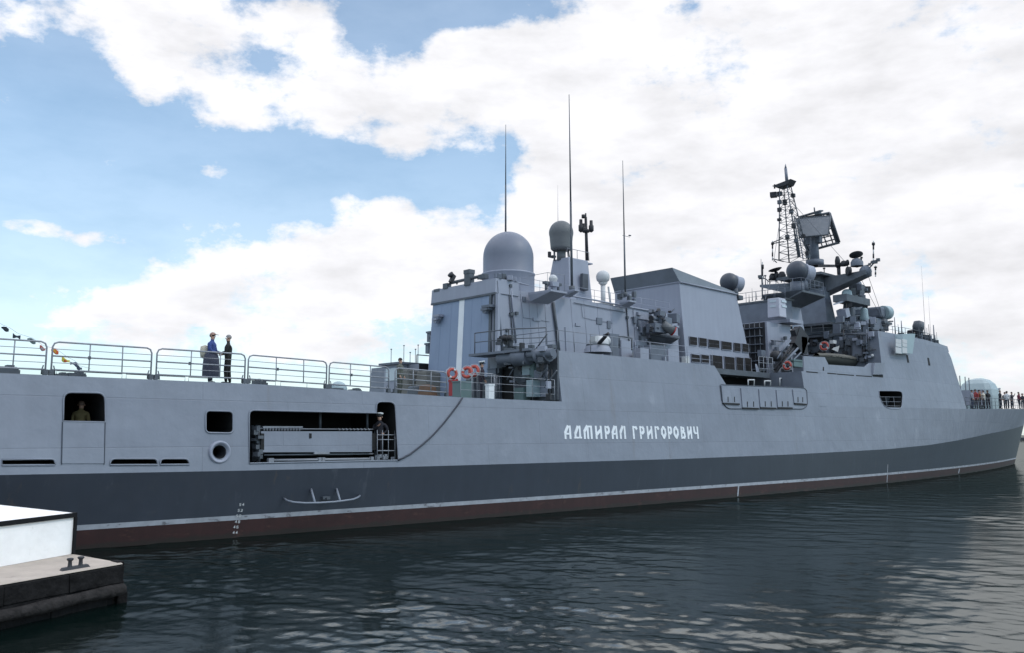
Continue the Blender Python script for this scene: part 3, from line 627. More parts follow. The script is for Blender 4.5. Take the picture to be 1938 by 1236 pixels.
# ---- the big dome on the hangar roof
zr = 11.7; c = aty(962, 500, YC); dr = 48.5/ppm(c); dc = Vector((c.x, YC, zr))
zz = lambda py: aty(962, py, YC).z
BD = P_('large_radome', MB().lathe(dc, [(dr+.02, -.6), (dr+.02, zz(521)-zr), (dr-.02, zz(519)-zr), (dr-.02, zz(487)-zr)]+[((dr-.02)*math.cos(t), zz(487)-zr+dr*1.02*math.sin(t)) for t in [math.pi/2*k/12 for k in range(1, 12)]]+[(.001, zz(487)-zr+dr*1.02)], 40), DOME, HAN)
P_('radome_skirt', MB().lathe(dc, [(dr+.03, -.6), (dr+.03, zz(522)-zr), (dr+.07, zz(521)-zr), (dr+.07, zz(518.5)-zr), (dr-.02, zz(518.4)-zr)], 40), SUPER, BD)
# ---- tower with the brown-grey dome
m_ = cb(1076, 1025, 1122, 485, 558, 35.3); T = m_.dim
zt = T[5]; zb = 11.0
X0, X1 = aty(1076, 485, 35.3).x, aty(1113, 488, 35.3).x; yp = atx(1046, 485, X0).y
XB0, XB1 = X0-.25, aty(1123, 550, 35.0).x
TW = P_('radome_tower', MB().hexa([(XB0, 35.0, zb), (XB1, 35.0, zb), (XB1, yp+.6, zb), (XB0, yp+.6, zb), (X0, 35.3, zt), (X1, 35.3, zt), (X1, yp, zt), (X0, yp, zt)]), SUPER, bevel=.05)
P_('tower_door', MB().cbox(aty(1106, 533, 34.98), .5, .2, 1.0), SLATE, TW)
P_('tower_rail', MB().line([(X0, 35.4, zt+.02), (X0, 35.4, zt+.55), (X1+.2, 35.4, zt+.55), (X1+.2, 35.4, zt)], .018, 5).tube(((X0+X1)/2, 35.4, zt), ((X0+X1)/2, 35.4, zt+.55), .018), TUBE, TW)
P_('tower_wing', MB().cbox((X1+.25, 35.7, zt-.1), .7, .5, .08), SUPER, TW)
P_('tower_lamp', MB().cbox(atx(1040, 481, X0), .2, .15, .35, .4).cbox(atx(1046, 485, X0), .3, .3, .12), SOOT, TW)
c = aty(1062, 440, YC); k = ppm(c); r = 23.2/k
P_('brown_radome', MB().lathe((c.x, YC, c.z), [(.001, -34/k), (17/k, -34/k), (20/k, -31/k), (20.3/k, -28/k), (21.5/k, -14/k)]+[(r*math.cos(t), r*math.sin(t)) for t in [(-.32+i*.1711) for i in range(11)]]+[(.001, r)], 32), DOME2, TW)
P_('radome_pedestal', MB().tube((c.x, YC, zt-.1), (c.x, YC, c.z-33/k), .28, n=14).tube((c.x-.3, YC+.3, zt-.1), (c.x-.3, YC+.3, c.z-33/k), .06).tube((c.x+.3, YC-.4, zt-.1), (c.x+.3, YC-.3, c.z-33/k), .06), DOME2, TW)
# ---- platform on the hangar side with the small dome
a, b_, c_, d_ = aty(1000, 553, 33.2), aty(1058, 562, 33.2), aty(1058, 551, 32.0), aty(1000, 552, 33.0)
def platform(pl_, pr_, pt, pb_, yin, yout, name, m=SUPER, parent=HAN, wedge=True):
    """wedge-shaped sponson: deck outline at height of pt, tapering underside"""
    A = aty(pl_, pt, yin); X0 = A.x; z = A.z; X1 = X0+(pr_-pl_)/ppm(A)/.55*.5
    mb = MB(); zb2 = aty(pl_, pb_, yin).z
    mb.hexa([(X0+.15, yin, zb2), (X1-.3, yin, zb2), (X1-.2, yin+.1, zb2), (X0+.15, yin+.1, zb2), (X0, yin, z-.12), (X1, yin, z-.12), (X1, yin+.1, z-.12), (X0, yin+.1, z-.12)])
    mb = MB(); mb.add([(X0, yin, z), (X1, yin, z), (X1-.25, yout, z), (X0+.1, yout, z), (X0, yin, z-.1), (X1, yin, z-.1), (X1-.25, yout, z-.1), (X0+.1, yout, z-.1), (X0+.1, yin, zb2), (X1-.1, yin, zb2)],
                      [(0, 1, 2, 3), (0, 3, 7, 4), (1, 5, 6, 2), (3, 2, 6, 7), (4, 7, 8), (5, 9, 6), (7, 6, 9, 8), (0, 4, 8, 9, 5, 1)])
    return P_(name, mb, m, parent), X0, X1, z
pw, px0, px1, pz = platform(1000, 1062, 553, 570, 33.15, 31.55, 'side_platform')
p = aty(1047, 553, 32.2); k = ppm(p)
SD = P_('small_radome', MB().lathe(p+Vector((0, 0, 20/k)), dome_prof(8.5/k, 6/k, 6.5/k), 18), PALE, pw)
P_('radome_stand', MB().tube(p, p+Vector((0, 0, 21/k)), .12).cbox(p+Vector((0, 0, .45)), .5, .4, .25), SUPER, SD)
for dx in (-.45, .15, .5): P_('platform_stand', MB().tube(p+Vector((dx, .1, 0)), p+Vector((dx, .1, .5)), .07).cbox(p+Vector((dx, .1, .5)), .3, .25, .14), SLATE, pw)
P_('platform_rail', MB().line([(px0, 31.7, pz), (px0, 31.7, pz+.9), (px0, 33.1, pz+.9)], .015, 5).line([(px0, 31.7, pz+.9), (px0+1.2, 31.6, pz+.9), (px0+1.2, 31.6, pz)], .015, 5), TUBE, pw)
pw2, a0, a1, az_ = platform(1066, 1092, 549, 560, 33.1, 32.3, 'antenna_sponson')
pw3, a0, a1, az_ = platform(1172, 1206, 569, 578, 33.1, 32.4, 'antenna_sponson')
for i in range(9):
    p = aty(random.uniform(1172, 1202), random.uniform(553, 568), 33.0+random.random()*.5); P_('sponson_fitting', MB().cbox(p, .2, .2, .15+.3*random.random()), random.choice([SLATE, SUPERD, SUPER]), pw3)
# roof-edge guard rail on the hangar
wt = [(hx(11)+1.8, hy(11.2)+.05, 11.25), (38, hy(11.2)+.05, 11.25), (45.3, hy(11.2)+.05, 11.25)]
stanchion_rail(wt, .75, (1, .5), 1.5, .013, 'roof_guard_rail', SUPER)
# whips and the black exhaust pole
whip(957, 446, 235, 37.0, .055); whip(1082.5, 552, 178, 32.7, .075, px1=1077); whip(1183.5, 560, 303, 32.9, .06, px1=1178.5); whip(1056, 420, 350, 37.5, .015); whip(1752, 642, 505, 34, .02); whip(1762, 642, 560, 34.6, .015)
p = aty(1180, 445, 32.9); P_('antenna_fitting', MB().cbox(p+Vector((.25, 0, 0)), .7, .02, .02).cbox(p+Vector((.6, 0, .1)), .15, .1, .06), SLATE)
b0, b1 = aty(1111, 492, 36.6), aty(1108.5, 410, 36.6); k = ppm(b0)
m_ = MB().tube(b0, b1, 3.4/k, 2.6/k, 10).tube(b1, b1+Vector((0, 0, .25)), .05)
pp = aty(1109, 436, 36.6)
m_.lathe(pp, [(.03, -.12), (.22, -.1), (.28, .0), (.2, .08)], 14)
P_('lamp_pole', m_, SOOT)
for dx, h in ((-9.5, 22), (10, 20), (-4, 14)):
    q = pp+Vector(RT)*(dx/k); P_('signal_lamp', MB().line([pp+Vector((0, 0, -.02)), q], .07, 6).lathe(q, [(.05, -.1), (.16, 0), (.16, h*.5/k), (.11, h*.55/k), (.10, h/k), (.001, h/k+.02)], 12), SOOT)
q = aty(1104, 409, 36.6); P_('signal_lamp', MB().line([b1, q], .05, 6).lathe(q, [(.001, -.1), (.12, -.1), (.12, .12), (.001, .14)], 10), SOOT)
# white satellite dome
p = aty(1141, 524, 33.9); k = ppm(p)
WD = P_('white_satellite_dome', MB().lathe(p, [(6/k, -11/k), (11.5/k, -6.5/k), (12.6/k, -3/k), (12.8/k, 1/k)]+[(12.8/k*math.cos(t), 1/k+12.2/k*math.sin(t)) for t in [math.pi/2*i/8 for i in range(1, 8)]]+[(.001, 13.2/k)], 24), PALE)
P_('dome_pedestal', MB().tube(p+Vector((0, 0, -10.5/k)), p+Vector((0, 0, -16/k)), 9/k, 4/k, 14).tube(p+Vector((0, 0, -16/k)), (p.x, p.y, 11.2), 4.5/k, n=10).cbox((p.x, p.y, 11.3), .9, .8, .15).tube(p+Vector((.5, 0, -16/k)), (p.x+.7, p.y, 11.2), .06), PALE, WD)
# ---- funnel
FY, FP = 33.35, 38.85; fX0 = aty(1275, 505, FY).x; fz1 = aty(1275, 505, FY).z; fX1 = aty(1392, 551, FY).x; fz1b = aty(1392, 551, FY).z
gX0, gz = aty(1286, 533, FY).x, aty(1286, 533, FY).z
bX0 = aty(1303, 702, FY-.35); bX1 = aty(1432, 726, FY-.35)
zf0 = 6.6
s = Vector((aty(1394, 556, FY).x, FY, aty(1394, 556, FY).z))
def fbody(): return [(bX0.x, FY-.3, zf0), (bX1.x, FY-.3, zf0), (bX1.x, FP+.3, zf0), (bX0.x, FP+.3, zf0), (gX0, FY+.02, gz), (s.x, FY+.02, s.z-.05), (s.x, FP-.02, s.z-.05), (gX0, FP-.02, gz)]
FUN = P_('funnel', MB().hexa(fbody()), SUPER)
P_('funnel_hood', MB().hexa([(gX0, FY-.03, gz), (s.x+.05, FY-.03, s.z-.05), (s.x+.05, FP+.03, s.z-.05), (gX0, FP+.03, gz), (fX0, FY+.12, fz1), (fX1, FY+.12, fz1b+.02), (fX1, FP-.12, fz1b+.02), (fX0, FP-.12, fz1)]), mat('funnel_hood_grey', (.17, .19, .215), .6, var=.1), FUN)
m_ = MB().tube((gX0, FY-.05, gz), (s.x, FY-.05, s.z), .05).tube((gX0-.03, FY, gz), (gX0-.03, FP, gz), .05)
P_('funnel_ledge', m_, SUPER, FUN)
def fwall(px, py, off=.02):
    d = ray(px, py); lo, hi = 30.0, 36
    for _ in range(40):
        m = (lo+hi)/2; P = CAM+d*(m/d.y); yw = FY-.3+.32*(P.z-zf0)/(gz-zf0)
        if m < yw-off: lo = m
        else: hi = m
    return CAM+d*(hi/d.y)
GR1 = [(845, 950, 530, 655), (970, 1075, 545, 670), (1090, 1240, 565, 692), (1260, 1400, 590, 716), (1420, 1515, 610, 735), (1530, 1620, 622, 745)]
GR2 = [(870, 985, 758, 876), (1000, 1105, 765, 884), (1122, 1280, 765, 970), (1298, 1438, 785, 985), (1450, 1550, 795, 998), (1562, 1652, 805, 1002)]
for row in (GR1, GR2):
    for (x0, x1, y0, y1) in row:
        g_ = lambda x, y: (1180+x/6.865, 560+y/6.865); sk = (x1-x0)*.13; ln = (y1-y0)*.06
        cs = [g_(x0+ln, y1-sk*.5+sk*.0), g_(x1+ln*.6, y1+sk*.1), g_(x1, y0+sk), g_(x0, y0)]
        P = [fwall(*c, .0) for c in cs]; m_c = sum(P, Vector())/4; P = [m_c+(p-m_c)*.95 for p in P]; k = Vector((0, -.05, 0))
        G = P_('intake_grille', MB().prism([p+k for p in P], (0, .08, 0)), GRILLE, FUN)
        fr = MB().line([p+k for p in P], .022, 5, closed=True)
        n = 6
        for j in range(1, n): t = j/n; a = P[0].lerp(P[3], t); b = P[1].lerp(P[2], t); (fr.tube(a+k*1.02, b+k*1.02, .003, n=4) if j == 3 else None)
        P_('grille_frame', fr, SUPER, G)
P_('funnel_base_rail', MB().tube(fwall(1303, 703, .1), fwall(1430, 727, .1), .06), SUPER, FUN)
# director balls
def director(px, py, rpx, y, name='fire_control_director', parent=None, base=1.0, body=.9):
    c = aty(px, py, y); k = ppm(c); r = rpx/k; ax = Vector((.82, -.35, -.12)).normalized()
    mb = MB().lathe(c, sphere_prof(r, 14), 28)
    o = P_(name, mb, mat('director_ball', (.048, .055, .072), .5, var=.05), parent or SHIP)
    P_('director_housing', MB().lathe(c+ax*r*.55, [(.001, 0), (r*.9, 0), (r*.9, r*.2), (r*.82, r*.35), (r*.82, r*body), (r*.55, r*body+.1), (.001, r*body+.1)], 18, 0, ax), SUPER, o)
    P_('director_pedestal', MB().tube(c+ax*r*.6+Vector((0, 0, -r*.6)), c+ax*r*.6+Vector((0, 0, -r*base-.4)), r*.45, n=14), SUPERD, o)
    return o
director(1380, 533, 17.5, 34.1, base=1.1); director(1509, 513, 20.5, 33.0, base=1.2)
m_ = MB().tube(aty(1393, 545, FY+.1), aty(1395, 562, FY+.1), .12).cbox(aty(1397, 563, FY+.1), .5, .5, .3); P_('funnel_lamp', m_, SLATE, FUN)
# ---- gear at the foot of the hangar / funnel corner: decoy launcher on its shelf
LX = aty(1255, 640, 32.3); k = ppm(LX)
SHF = P_('launcher_shelf', MB().hexa([aty(1228, 634, 33.0), aty(1285, 643, 31.6), aty(1287, 640, 32.9), aty(1240, 631, 33.2), aty(1228, 632, 33.0), aty(1285, 640.5, 31.6), aty(1287, 637, 32.9), aty(1240, 629, 33.2)]).hexa([aty(1232, 648, 33.2), aty(1270, 652, 32.4), aty(1275, 648, 33.2), aty(1240, 644, 33.3), aty(1230, 635, 33.0), aty(1284, 643, 31.8), aty(1285, 640, 33.1), aty(1240, 634, 33.3)]), SLATE)
for i in range(3):
    p = aty(1232, 601+i*8, 32.6); P_('decoy_tube', MB().tube(p, p+Vector((1.1, .2, .05)), .14, n=12).tube(p+Vector((-.02, 0, 0)), p+Vector((.1, .02, 0)), .16, n=12, mi=1), [SUPERD, SOOT], SHF)
P_('launcher_body', MB().cbox(aty(1257, 608, 32.6), 1.0, .6, .5, .2).cbox(aty(1248, 593, 32.6), .5, .5, .3).cbox(aty(1275, 602, 32.8), .6, .6, .55, .3).cbox(aty(1244, 622, 32.5), 1.3, .7, .6), SUPERD, SHF)
p = aty(1270, 624, 31.9); P_('searchlight', MB().tube(p+Vector((-.5, .25, .35)), p+Vector((.05, -.1, -.1)), .27, .30, 16).tube(p+Vector((.05, -.1, -.1)), p+Vector((.1, -.13, -.13)), .32, .32, 16, 1), [DOME2, REDM], SHF)
for i in range(24):
    p = aty(random.uniform(1230, 1287), random.uniform(586, 632), random.uniform(32.1, 33.1)); P_('launcher_fitting', MB().cbox(p, random.uniform(.06, .35), .2, random.uniform(.06, .3), random.random(), ry=random.random()), random.choice([SLATE, SOOT, SUPERD, SUPER]), SHF)
for i in range(8):
    a = aty(random.uniform(1232, 1285), random.uniform(588, 630), 32.2); b = a+Vector((random.uniform(-.7, .7), random.uniform(-.2, .2), random.uniform(-.5, .5))); P_('launcher_cable', MB().tube(a, b, .035), random.choice([SOOT, SLATE]), SHF)
# ---- upper deck: small-calibre gun, lockers, rails
ud = lambda px: aty(px, 664+(px-1052)*.0967, 28.95)
stanchion_rail([ud(1058)+Vector((0, .08, 0)), ud(1120)+Vector((0, .08, 0)), ud(1200)+Vector((0, .08, 0))], 1.0, (1, .5), 1.5, .016, 'upper_deck_rail')
stanchion_rail([ud(1205)+Vector((0, .08, 0)), ud(1260)+Vector((0, .08, 0)), ud(1303)+Vector((0, .08, 0)), ud(1351)+Vector((0, .08, 0))], .95, (1, .66, .33), 1.5, .016, 'upper_deck_rail', SUPER)
p = aty(1058, 664, 28.9); q = Vector((p.x, 33.0, p.z)); stanchion_rail([p+Vector((.1, .1, 0)), q+Vector((.1, 0, 0))], 1.0, (1, .5), 1.6, .018, 'upper_deck_rail', SUPERD)
gp = aty(1131, 669, 30.6); k = ppm(gp)
AG = P_('small_gun_mount', MB().lathe(gp, [(27/k, 0), (25/k, 7/k), (21/k, 14/k), (20/k, 15.5/k), (.001, 15.5/k)], 28), SUPER)
P_('gun_skirt_ring', MB().lathe(gp, [(21.5/k, 13/k), (21.5/k, 16/k)], 28), SLATE, AG)
P_('gun_turret', MB().lathe(gp+Vector((.1, 0, 15/k)), [(19/k, 0), (19/k, 7/k), (15/k, 13/k), (9/k, 17/k), (.001, 18/k)], 24).lathe(gp+Vector((.55, -.1, 24/k)), sphere_prof(10/k, 8), 16).cbox(gp+Vector((-.3, -.1, 25/k)), .35, .35, .3), PALE, AG)
a = aty(1134, 651, 30.1); b = aty(1149, 634, 29.2); P_('gun_barrel', MB().tube(a, b, .11, .09, 10).tube(b, b+(b-a)*.15, .06, n=8), SOOT, AG)
for (a, b, t, bt, y, m) in [(1155, 1171, 633, 664, 31, SUPERD), (1176, 1196, 646, 664, 31.4, SUPER), (1212, 1228, 660, 676, 30.2, SUPER), (1232, 1262, 655, 677, 31.2, SUPERD), (1265, 1285, 662, 688, 31.6, SUPER)]:
    p, q = aty(a, (t+bt)/2, y), aty(b, (t+bt)/2, y); zt_, zb_ = aty((a+b)/2, t, y).z, ud(1100).z; P_('deck_locker', MB().box((p.x, y, zb_), (q.x, y+.5, zt_)), m)
for i in range(16):
    p = aty(random.uniform(1205, 1300), 670, random.uniform(30.2, 32.5)); h = random.uniform(.15, .7); p.z = 7.5; P_('deck_fitting', MB().cbox(p+Vector((0, 0, h/2)), random.uniform(.12, .5), .3, h), random.choice([SLATE, SUPERD, SUPER, PALE, SOOT]))
P_('deck_pipe_loop', MB().line([aty(1172, 660, 30), aty(1172, 638, 30), aty(1180, 638, 30), aty(1196, 641, 30), aty(1196, 664, 30)], .05), SLATE)
# ---- recess by the hangar door: aft face of the upper works carries machinery
XR = ax-.12
def face(px, py, dx=0.0): return atx(px, py, XR-dx)
m_ = MB()
def fplate(x0, y0, x1, y1, dx, th, mi=0, mb=None):
    mb = mb or MB(); a, b = face(x0, (y0+y1)/2, dx), face(x1, (y0+y1)/2, dx); zt_, zb_ = face((x0+x1)/2, y0, dx).z, face((x0+x1)/2, y1, dx).z
    return mb.box((XR-dx, min(a.y, b.y), zb_), (XR-dx+th, max(a.y, b.y), zt_), mi)
REC = P_('recess_bulkhead', fplate(940, 668, 1055, 760, .02, .1), SLATE)
P_('recess_doorway', fplate(950, 684, 971, 758, .05, .06), BLACK, REC)
P_('recess_cabinet', fplate(988, 688, 1002, 716, .5, .4), TURQ, REC); P_('recess_cabinet', fplate(1002, 688, 1010, 716, .5, .4), GREEN, REC); P_('recess_cabinet', fplate(972, 735, 990, 760, .7, .5), GREEN, REC); P_('recess_cabinet', fplate(996, 720, 1008, 752, .6, .5), TURQ, REC)
P_('recess_door', fplate(1018, 688, 1036, 752, .08, .06), SUPER, REC); P_('door_handle', fplate(1026, 697, 1033, 700, .12, .04), SUPERD, REC)
P_('recess_ladder', MB().tube(face(1038, 700, .3), face(1038, 750, .3), .03).tube(face(1044, 700, .3), face(1044, 750, .3), .03), SOOT, REC)
tb = MB().tube(face(948, 680, .7), face(1048, 672, .7), .36, .2, n=18).tube(face(976, 678, .75), face(1002, 676, .75), .42, .38, n=18).tube(face(1018, 675, .75), face(1024, 674.5, .75), .36, n=18).tube(face(1036, 673, .75), face(1040, 672.5, .75), .32, n=18).tube(face(1000, 672, .9), face(1047, 668, .9), .2)
P_('torpedo_tube', tb, SUPERD, REC)
for i in range(46):
    px = random.uniform(942, 1046); py = random.choice([random.uniform(655, 690), random.uniform(655, 690), random.uniform(690, 756)]); P_('machinery_fitting', MB().cbox(face(px, py, random.uniform(.1, 1.1)), .25, random.uniform(.08, .5), random.uniform(.06, .4), random.random()*.5), random.choice([SLATE, SUPERD, SOOT, SUPER, SLATE]), REC)
for i in range(14):
    a = face(random.uniform(945, 1050), random.uniform(660, 750), random.uniform(.2, .9)); P_('machinery_pipe', MB().tube(a, a+Vector((0, random.uniform(-.9, .9), random.choice([0, random.uniform(-1, 1)]))), .035), random.choice([SLATE, SUPERD, SOOT]), REC)
for i in range(12):
    p = face(random.uniform(945, 968), random.uniform(637, 665), random.uniform(.3, 1.0)); P_('machinery_fitting', MB().cbox(p, .2, random.uniform(.12, .4), random.uniform(.12, .35), random.random()), random.choice([SOOT, SLATE, SLATE, SUPERD]), REC)
for (px, py) in ((955, 641), (964, 641)): P_('valve_wheel', MB().lathe(face(px, py, 1.0), [(.001, 0), (.12, 0), (.14, .12), (.001, .14)], 12, 0, (-1, -.3, .1)), SOOT, REC)
# upper platform rail at the aft end (above the recess)
zu = aty(1052, 664, 28.9).z
stanchion_rail([(XR-1.0, 33.0, zu), (XR-.9, 30.6, zu), (XR, 28.95, zu)], 1.05, (1, .55), 1.3, .03, 'upper_deck_rail', SLATE)
P_('recess_platform', MB().box((XR-1.15, 28.9, zu-.12), (XR, 33.3, zu)), SUPERD)
# lockers and rails on the deck between door and recess
m_ = MB()
dk = 5.05
for (a, b, t, y, m) in [(872, 893, 724, 30.2, GREEN), (897, 914, 714, 31.5, SLATE), (914, 936, 716, 31.0, SLATE), (938, 958, 700, 32.0, SUPERD)]:
    p, q = aty(a, 740, y), aty(b, 740, y); z1 = aty((a+b)/2, t, y).z; P_('deck_locker', MB().box((p.x, y, dk), (q.x, y+.6, z1)).box((p.x-.03, y-.03, z1), (q.x+.03, y+.63, z1+.05)), m)
stanchion_rail([aty(893, 750, 29.9)+Vector((0, 0, 0)), aty(930, 752, 29.7), aty(945, 753, 31.5)], 1.05, (1,), .8, .02, 'guard_rail', LINE)
p = aty(927, 747, 29.3); P_('white_locker', MB().cbox(p+Vector((0, 0, .08)), .32, .25, .62).cbox(p+Vector((0, 0, .42)), .36, .29, .06), WHITE)
# ================================================================== PART3b: amidships recess, masts, bridge
# boat deck behind the shutters
zbd = aty(1440, 708, 31.0).z
P_('boat_deck', MB().box((43.6, 30.3, zbd-.34), (Be[0]-.2, 42, zbd)), SLATE)
P_('bay_back_wall', MB().box((43.2, 31.9, 5.2), (Be[0]+.2, 32.1, zbd-.34)), BLACK)  # wall and floor coloured black for the shade under the boat deck
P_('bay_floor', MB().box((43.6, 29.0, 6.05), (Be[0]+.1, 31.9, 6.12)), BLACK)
for (x0, x1, y0, y1) in [(1416, 1427, 720, 731), (1447, 1458, 722, 731), (1476, 1486.5, 717, 731)]:
    a, b = aty(x0, y1, 29.6), aty(x1, y1, 29.6); P_('stowage_frame', MB().line([a, aty(x0, y0, 29.6), aty(x1, y0, 29.6), b], .05, 6), PALE)
for (px, py) in ((1372, 711), (1395, 713)): P_('bay_lamp', MB().lathe(aty(px, py, 31.5), sphere_prof(.12, 6), 10), PALE)
stanchion_rail([aty(1437, 709, 30.4), aty(1463, 711, 30.4)], 1.15, (1, .66, .33), .6, .028, 'boat_deck_rail', TUBE)
P_('boat_deck_prop', MB().hexa([aty(1432, 709, 31), aty(1442, 712, 31), aty(1442, 712, 31.3), aty(1432, 709, 31.3), aty(1429, 690, 31), aty(1432, 690, 31), aty(1432, 690, 31.3), aty(1429, 690, 31.3)]), SUPER)
# block behind the funnel
M1 = cb(1487, 1395, 1500, 566, 604, 32.9, ts=.05); d1 = M1.dim
P_('signal_deckhouse', M1, SUPERD)
m_ = MB().box((d1[0]-.35, d1[2]-.5, d1[4]-.25), (d1[1]+.6, d1[3]+.5, d1[4])); P_('deckhouse_ledge', m_, SUPER)
m_ = MB().box((d1[0]-.06, d1[2]-.05, d1[5]), (d1[1]+.2, d1[3]+.1, d1[5]+.14)); P_('deckhouse_roof', m_, SLATE)
bx = cb(1475, 1452, 1488, 562, 598, 32.5, ts=.03); B_ = P_('lantern_box', bx, mat('lantern_box_paint', (.46, .46, .52), .5, var=.05), bevel=.04); db = bx.dim
for zq in (.52, .78):
    z = db[4]+(db[5]-db[4])*zq
    P_('lantern_pane', MB().box((db[0]-.03, db[2]+.25, z), (db[0]+.02, db[2]+.75, z+.16)), PANE, B_); P_('lantern_pane', MB().box((db[0]+.35, db[2]-.03, z), (db[0]+1.0, db[2]+.02, z+.16)), PANE, B_)
M2 = cb(1455, 1400, 1500, 608, 712, 33.0, ts=.1); d2 = M2.dim
DH = P_('deckhouse', M2, SUPER)
P_('ladder_recess', MB().box((d2[0]-.05, d2[2]+.25, d2[4]), (d2[0]+.02, d2[3], d2[5]-.02)), SOOT, DH)  # flat dark sheet, the shade of the recess put into its colour
for i in range(6):
    z = d2[4]+(d2[5]-d2[4])*(.12+.15*i); P_('recess_shelf', MB().box((d2[0]-.45, d2[2]+.4, z), (d2[0]-.03, d2[3], z+.05)), SUPERD, DH)
for i in range(7):
    y = d2[2]+.5+i*.42; P_('recess_post', MB().tube((d2[0]-.3, y, d2[4]), (d2[0]-.3, y, d2[5]), .03), SLATE, DH)
P_('wall_rail', MB().line([aty(1459, 645, 32.8), aty(1484, 648, 32.8), aty(1488, 640, 32.8)], .035), SLATE, DH)
for (px, py, s) in [(1464, 650, .3), (1486, 641, .25), (1470, 662, .3), (1490, 660, .3)]: P_('wall_fitting', MB().cbox(aty(px, py, 32.85), s, .2, s), random.choice([SUPERD, SLATE]), DH)
# tapered pillar under the mast
P_('mast_leg', MB().hexa([aty(1503, 672, 33.4), aty(1530, 672, 33.4), aty(1530, 672, 36), aty(1503, 672, 36), aty(1497, 575, 33.9), aty(1514, 575, 33.9), aty(1514, 575, 36), aty(1497, 575, 36)]), SUPER)
# crane / accommodation arm lying diagonally
ar = MB(); a, b = aty(1463, 712, 31.2), aty(1519, 636, 31.2); off = Vector((0, 0, .42)); a2, b2 = a+off+Vector((.2, 0, 0)), b+off
ar.tube(a, b, .10).tube(a2, b2, .07)
for i in range(9): t0, t1 = i/9, (i+.5)/9; ar.tube(a.lerp(b, t0), a2.lerp(b2, t1), .035).tube(a2.lerp(b2, t1), a.lerp(b, (i+1)/9), .035)
ARM = P_('boat_crane', ar, SOOT)
P_('crane_head', MB().cbox(aty(1512, 645, 31.2), 1.4, .5, 1.6, ry=.6).cbox(aty(1506, 634, 31.2), .6, .4, .8, ry=-.4).cbox(aty(1517, 655, 31.2), .8, .5, 1.2), SOOT, ARM)
P_('crane_ram', MB().tube(aty(1478, 668, 31.0), aty(1496, 645, 31.0), .07, n=10).tube(aty(1471, 680, 31.0), aty(1480, 665, 31.0), .05), SUPERD, ARM)
P_('crane_jib', MB().tube(aty(1484, 688, 30.8), aty(1510, 660, 30.8), .08).tube(aty(1490, 694, 30.8), aty(1516, 668, 30.8), .06), SUPERD, ARM)
P_('crane_drum', MB().lathe(aty(1468, 675, 31.4), sphere_prof(.4, 8), 14), SOOT, ARM)
for i in range(26):
    p = aty(random.uniform(1440, 1520), random.uniform(668, 708), random.uniform(31, 32.5)); P_('boat_deck_fitting', MB().cbox(p, random.uniform(.1, .7), .3, random.uniform(.1, .5), random.random()), random.choice([SLATE, SLATE, SOOT, SUPERD]))
P_('boat_deck_box', MB().cbox(aty(1504, 689, 30.8), 1.3, .6, .5).cbox(aty(1504, 684, 30.8), 1.5, .7, .1), GREEN)
# ---- mast block
MT = cb(1565, 1508, 1588, 540, 640, 34.3, ta=.35, ts=.35, tf=1.0); dm = MT.dim
MAST = P_('mast_block', MT, SUPERD)
P_('mast_platform', MB().box((dm[0]-1.2, dm[2]-.9, aty(1530, 604, 34).z-.2), (dm[1]+.5, dm[3]+.8, aty(1530, 604, 34).z)), SLATE, MAST)
# director platform with its knee
pc_ = aty(1509, 556, 33.0); z = pc_.z
KP = P_('director_platform', MB().add([(pc_.x-1.6, 31.7, z), (pc_.x+1.9, 31.7, z), (pc_.x+2.2, 35, z), (pc_.x-1.8, 35, z), (pc_.x-1.6, 31.7, z-.15), (pc_.x+1.9, 31.7, z-.15), (pc_.x+2.2, 35, z-1.1), (pc_.x-1.0, 35, z-1.1)], [(0, 1, 2, 3), (0, 4, 5, 1), (1, 5, 6, 2), (4, 7, 6, 5), (0, 3, 7, 4), (3, 2, 6, 7)]), SLATE, MAST)
stanchion_rail([(pc_.x-1.7, 34.5, z), (pc_.x-1.55, 31.8, z), (pc_.x+1.8, 31.8, z)], .95, (1, .66, .33), .7, .02, 'platform_rail', SUPERD)
P_('director_stand', MB().tube((pc_.x+.3, 33.1, z), (pc_.x+.3, 33.1, z+1.0), .55, n=14), SUPERD, MAST)
# yard across the mast
XY = 69.5; yz = 16.75
def yard(y0, z0, y1, z1, h, d_, tip): return MB().hexa([(XY-d_, y0, z0-h), (XY+d_, y0, z0-h), (XY+d_*tip, y1, z1-h*tip*.3), (XY-d_*tip, y1, z1-h*tip*.3), (XY-d_, y0, z0), (XY+d_, y0, z0), (XY+d_*tip, y1, z1), (XY-d_*tip, y1, z1)])
P_('mast_yard', yard(35.6, yz, 31.3, 16.95, 1.5, .8, .75), SLATE, MAST); P_('mast_yard', yard(36.4, yz-.15, 41.1, 17.0, 1.4, .8, .5), SUPERD, MAST)
P_('mast_top_deck', MB().box((XY-2.2, 34.3, yz+.1), (XY+1.8, 38.4, yz+.3)).box((XY-1.4, 34.8, yz-.8), (XY+1.2, 37.6, yz+.1)), SLATE, MAST)
P_('mast_top_wing', MB().hexa([aty(1548, 505, 35), aty(1590, 505, 34), aty(1590, 503, 36), aty(1548, 503, 37), aty(1548, 500, 35), aty(1596, 501, 34), aty(1596, 500, 36), aty(1548, 499, 37)]), SOOT, MAST)
for side, xs_ in ((1, (1448, 1456, 1470, 1478)), (-1, (1560, 1585, 1605, 1632))):
    for px in xs_:
        p = aty(px, 522 if side < 0 else 532, 36.1); p = atx(px, 515, XY); p.z = 17.0; h = random.uniform(.4, 1.3); P_('yard_aerial', MB().tube(p, p+Vector((0, 0, h)), .04).cbox(p+Vector((0, 0, h)), .15, .15, .12), random.choice([SLATE, SOOT]), MAST)
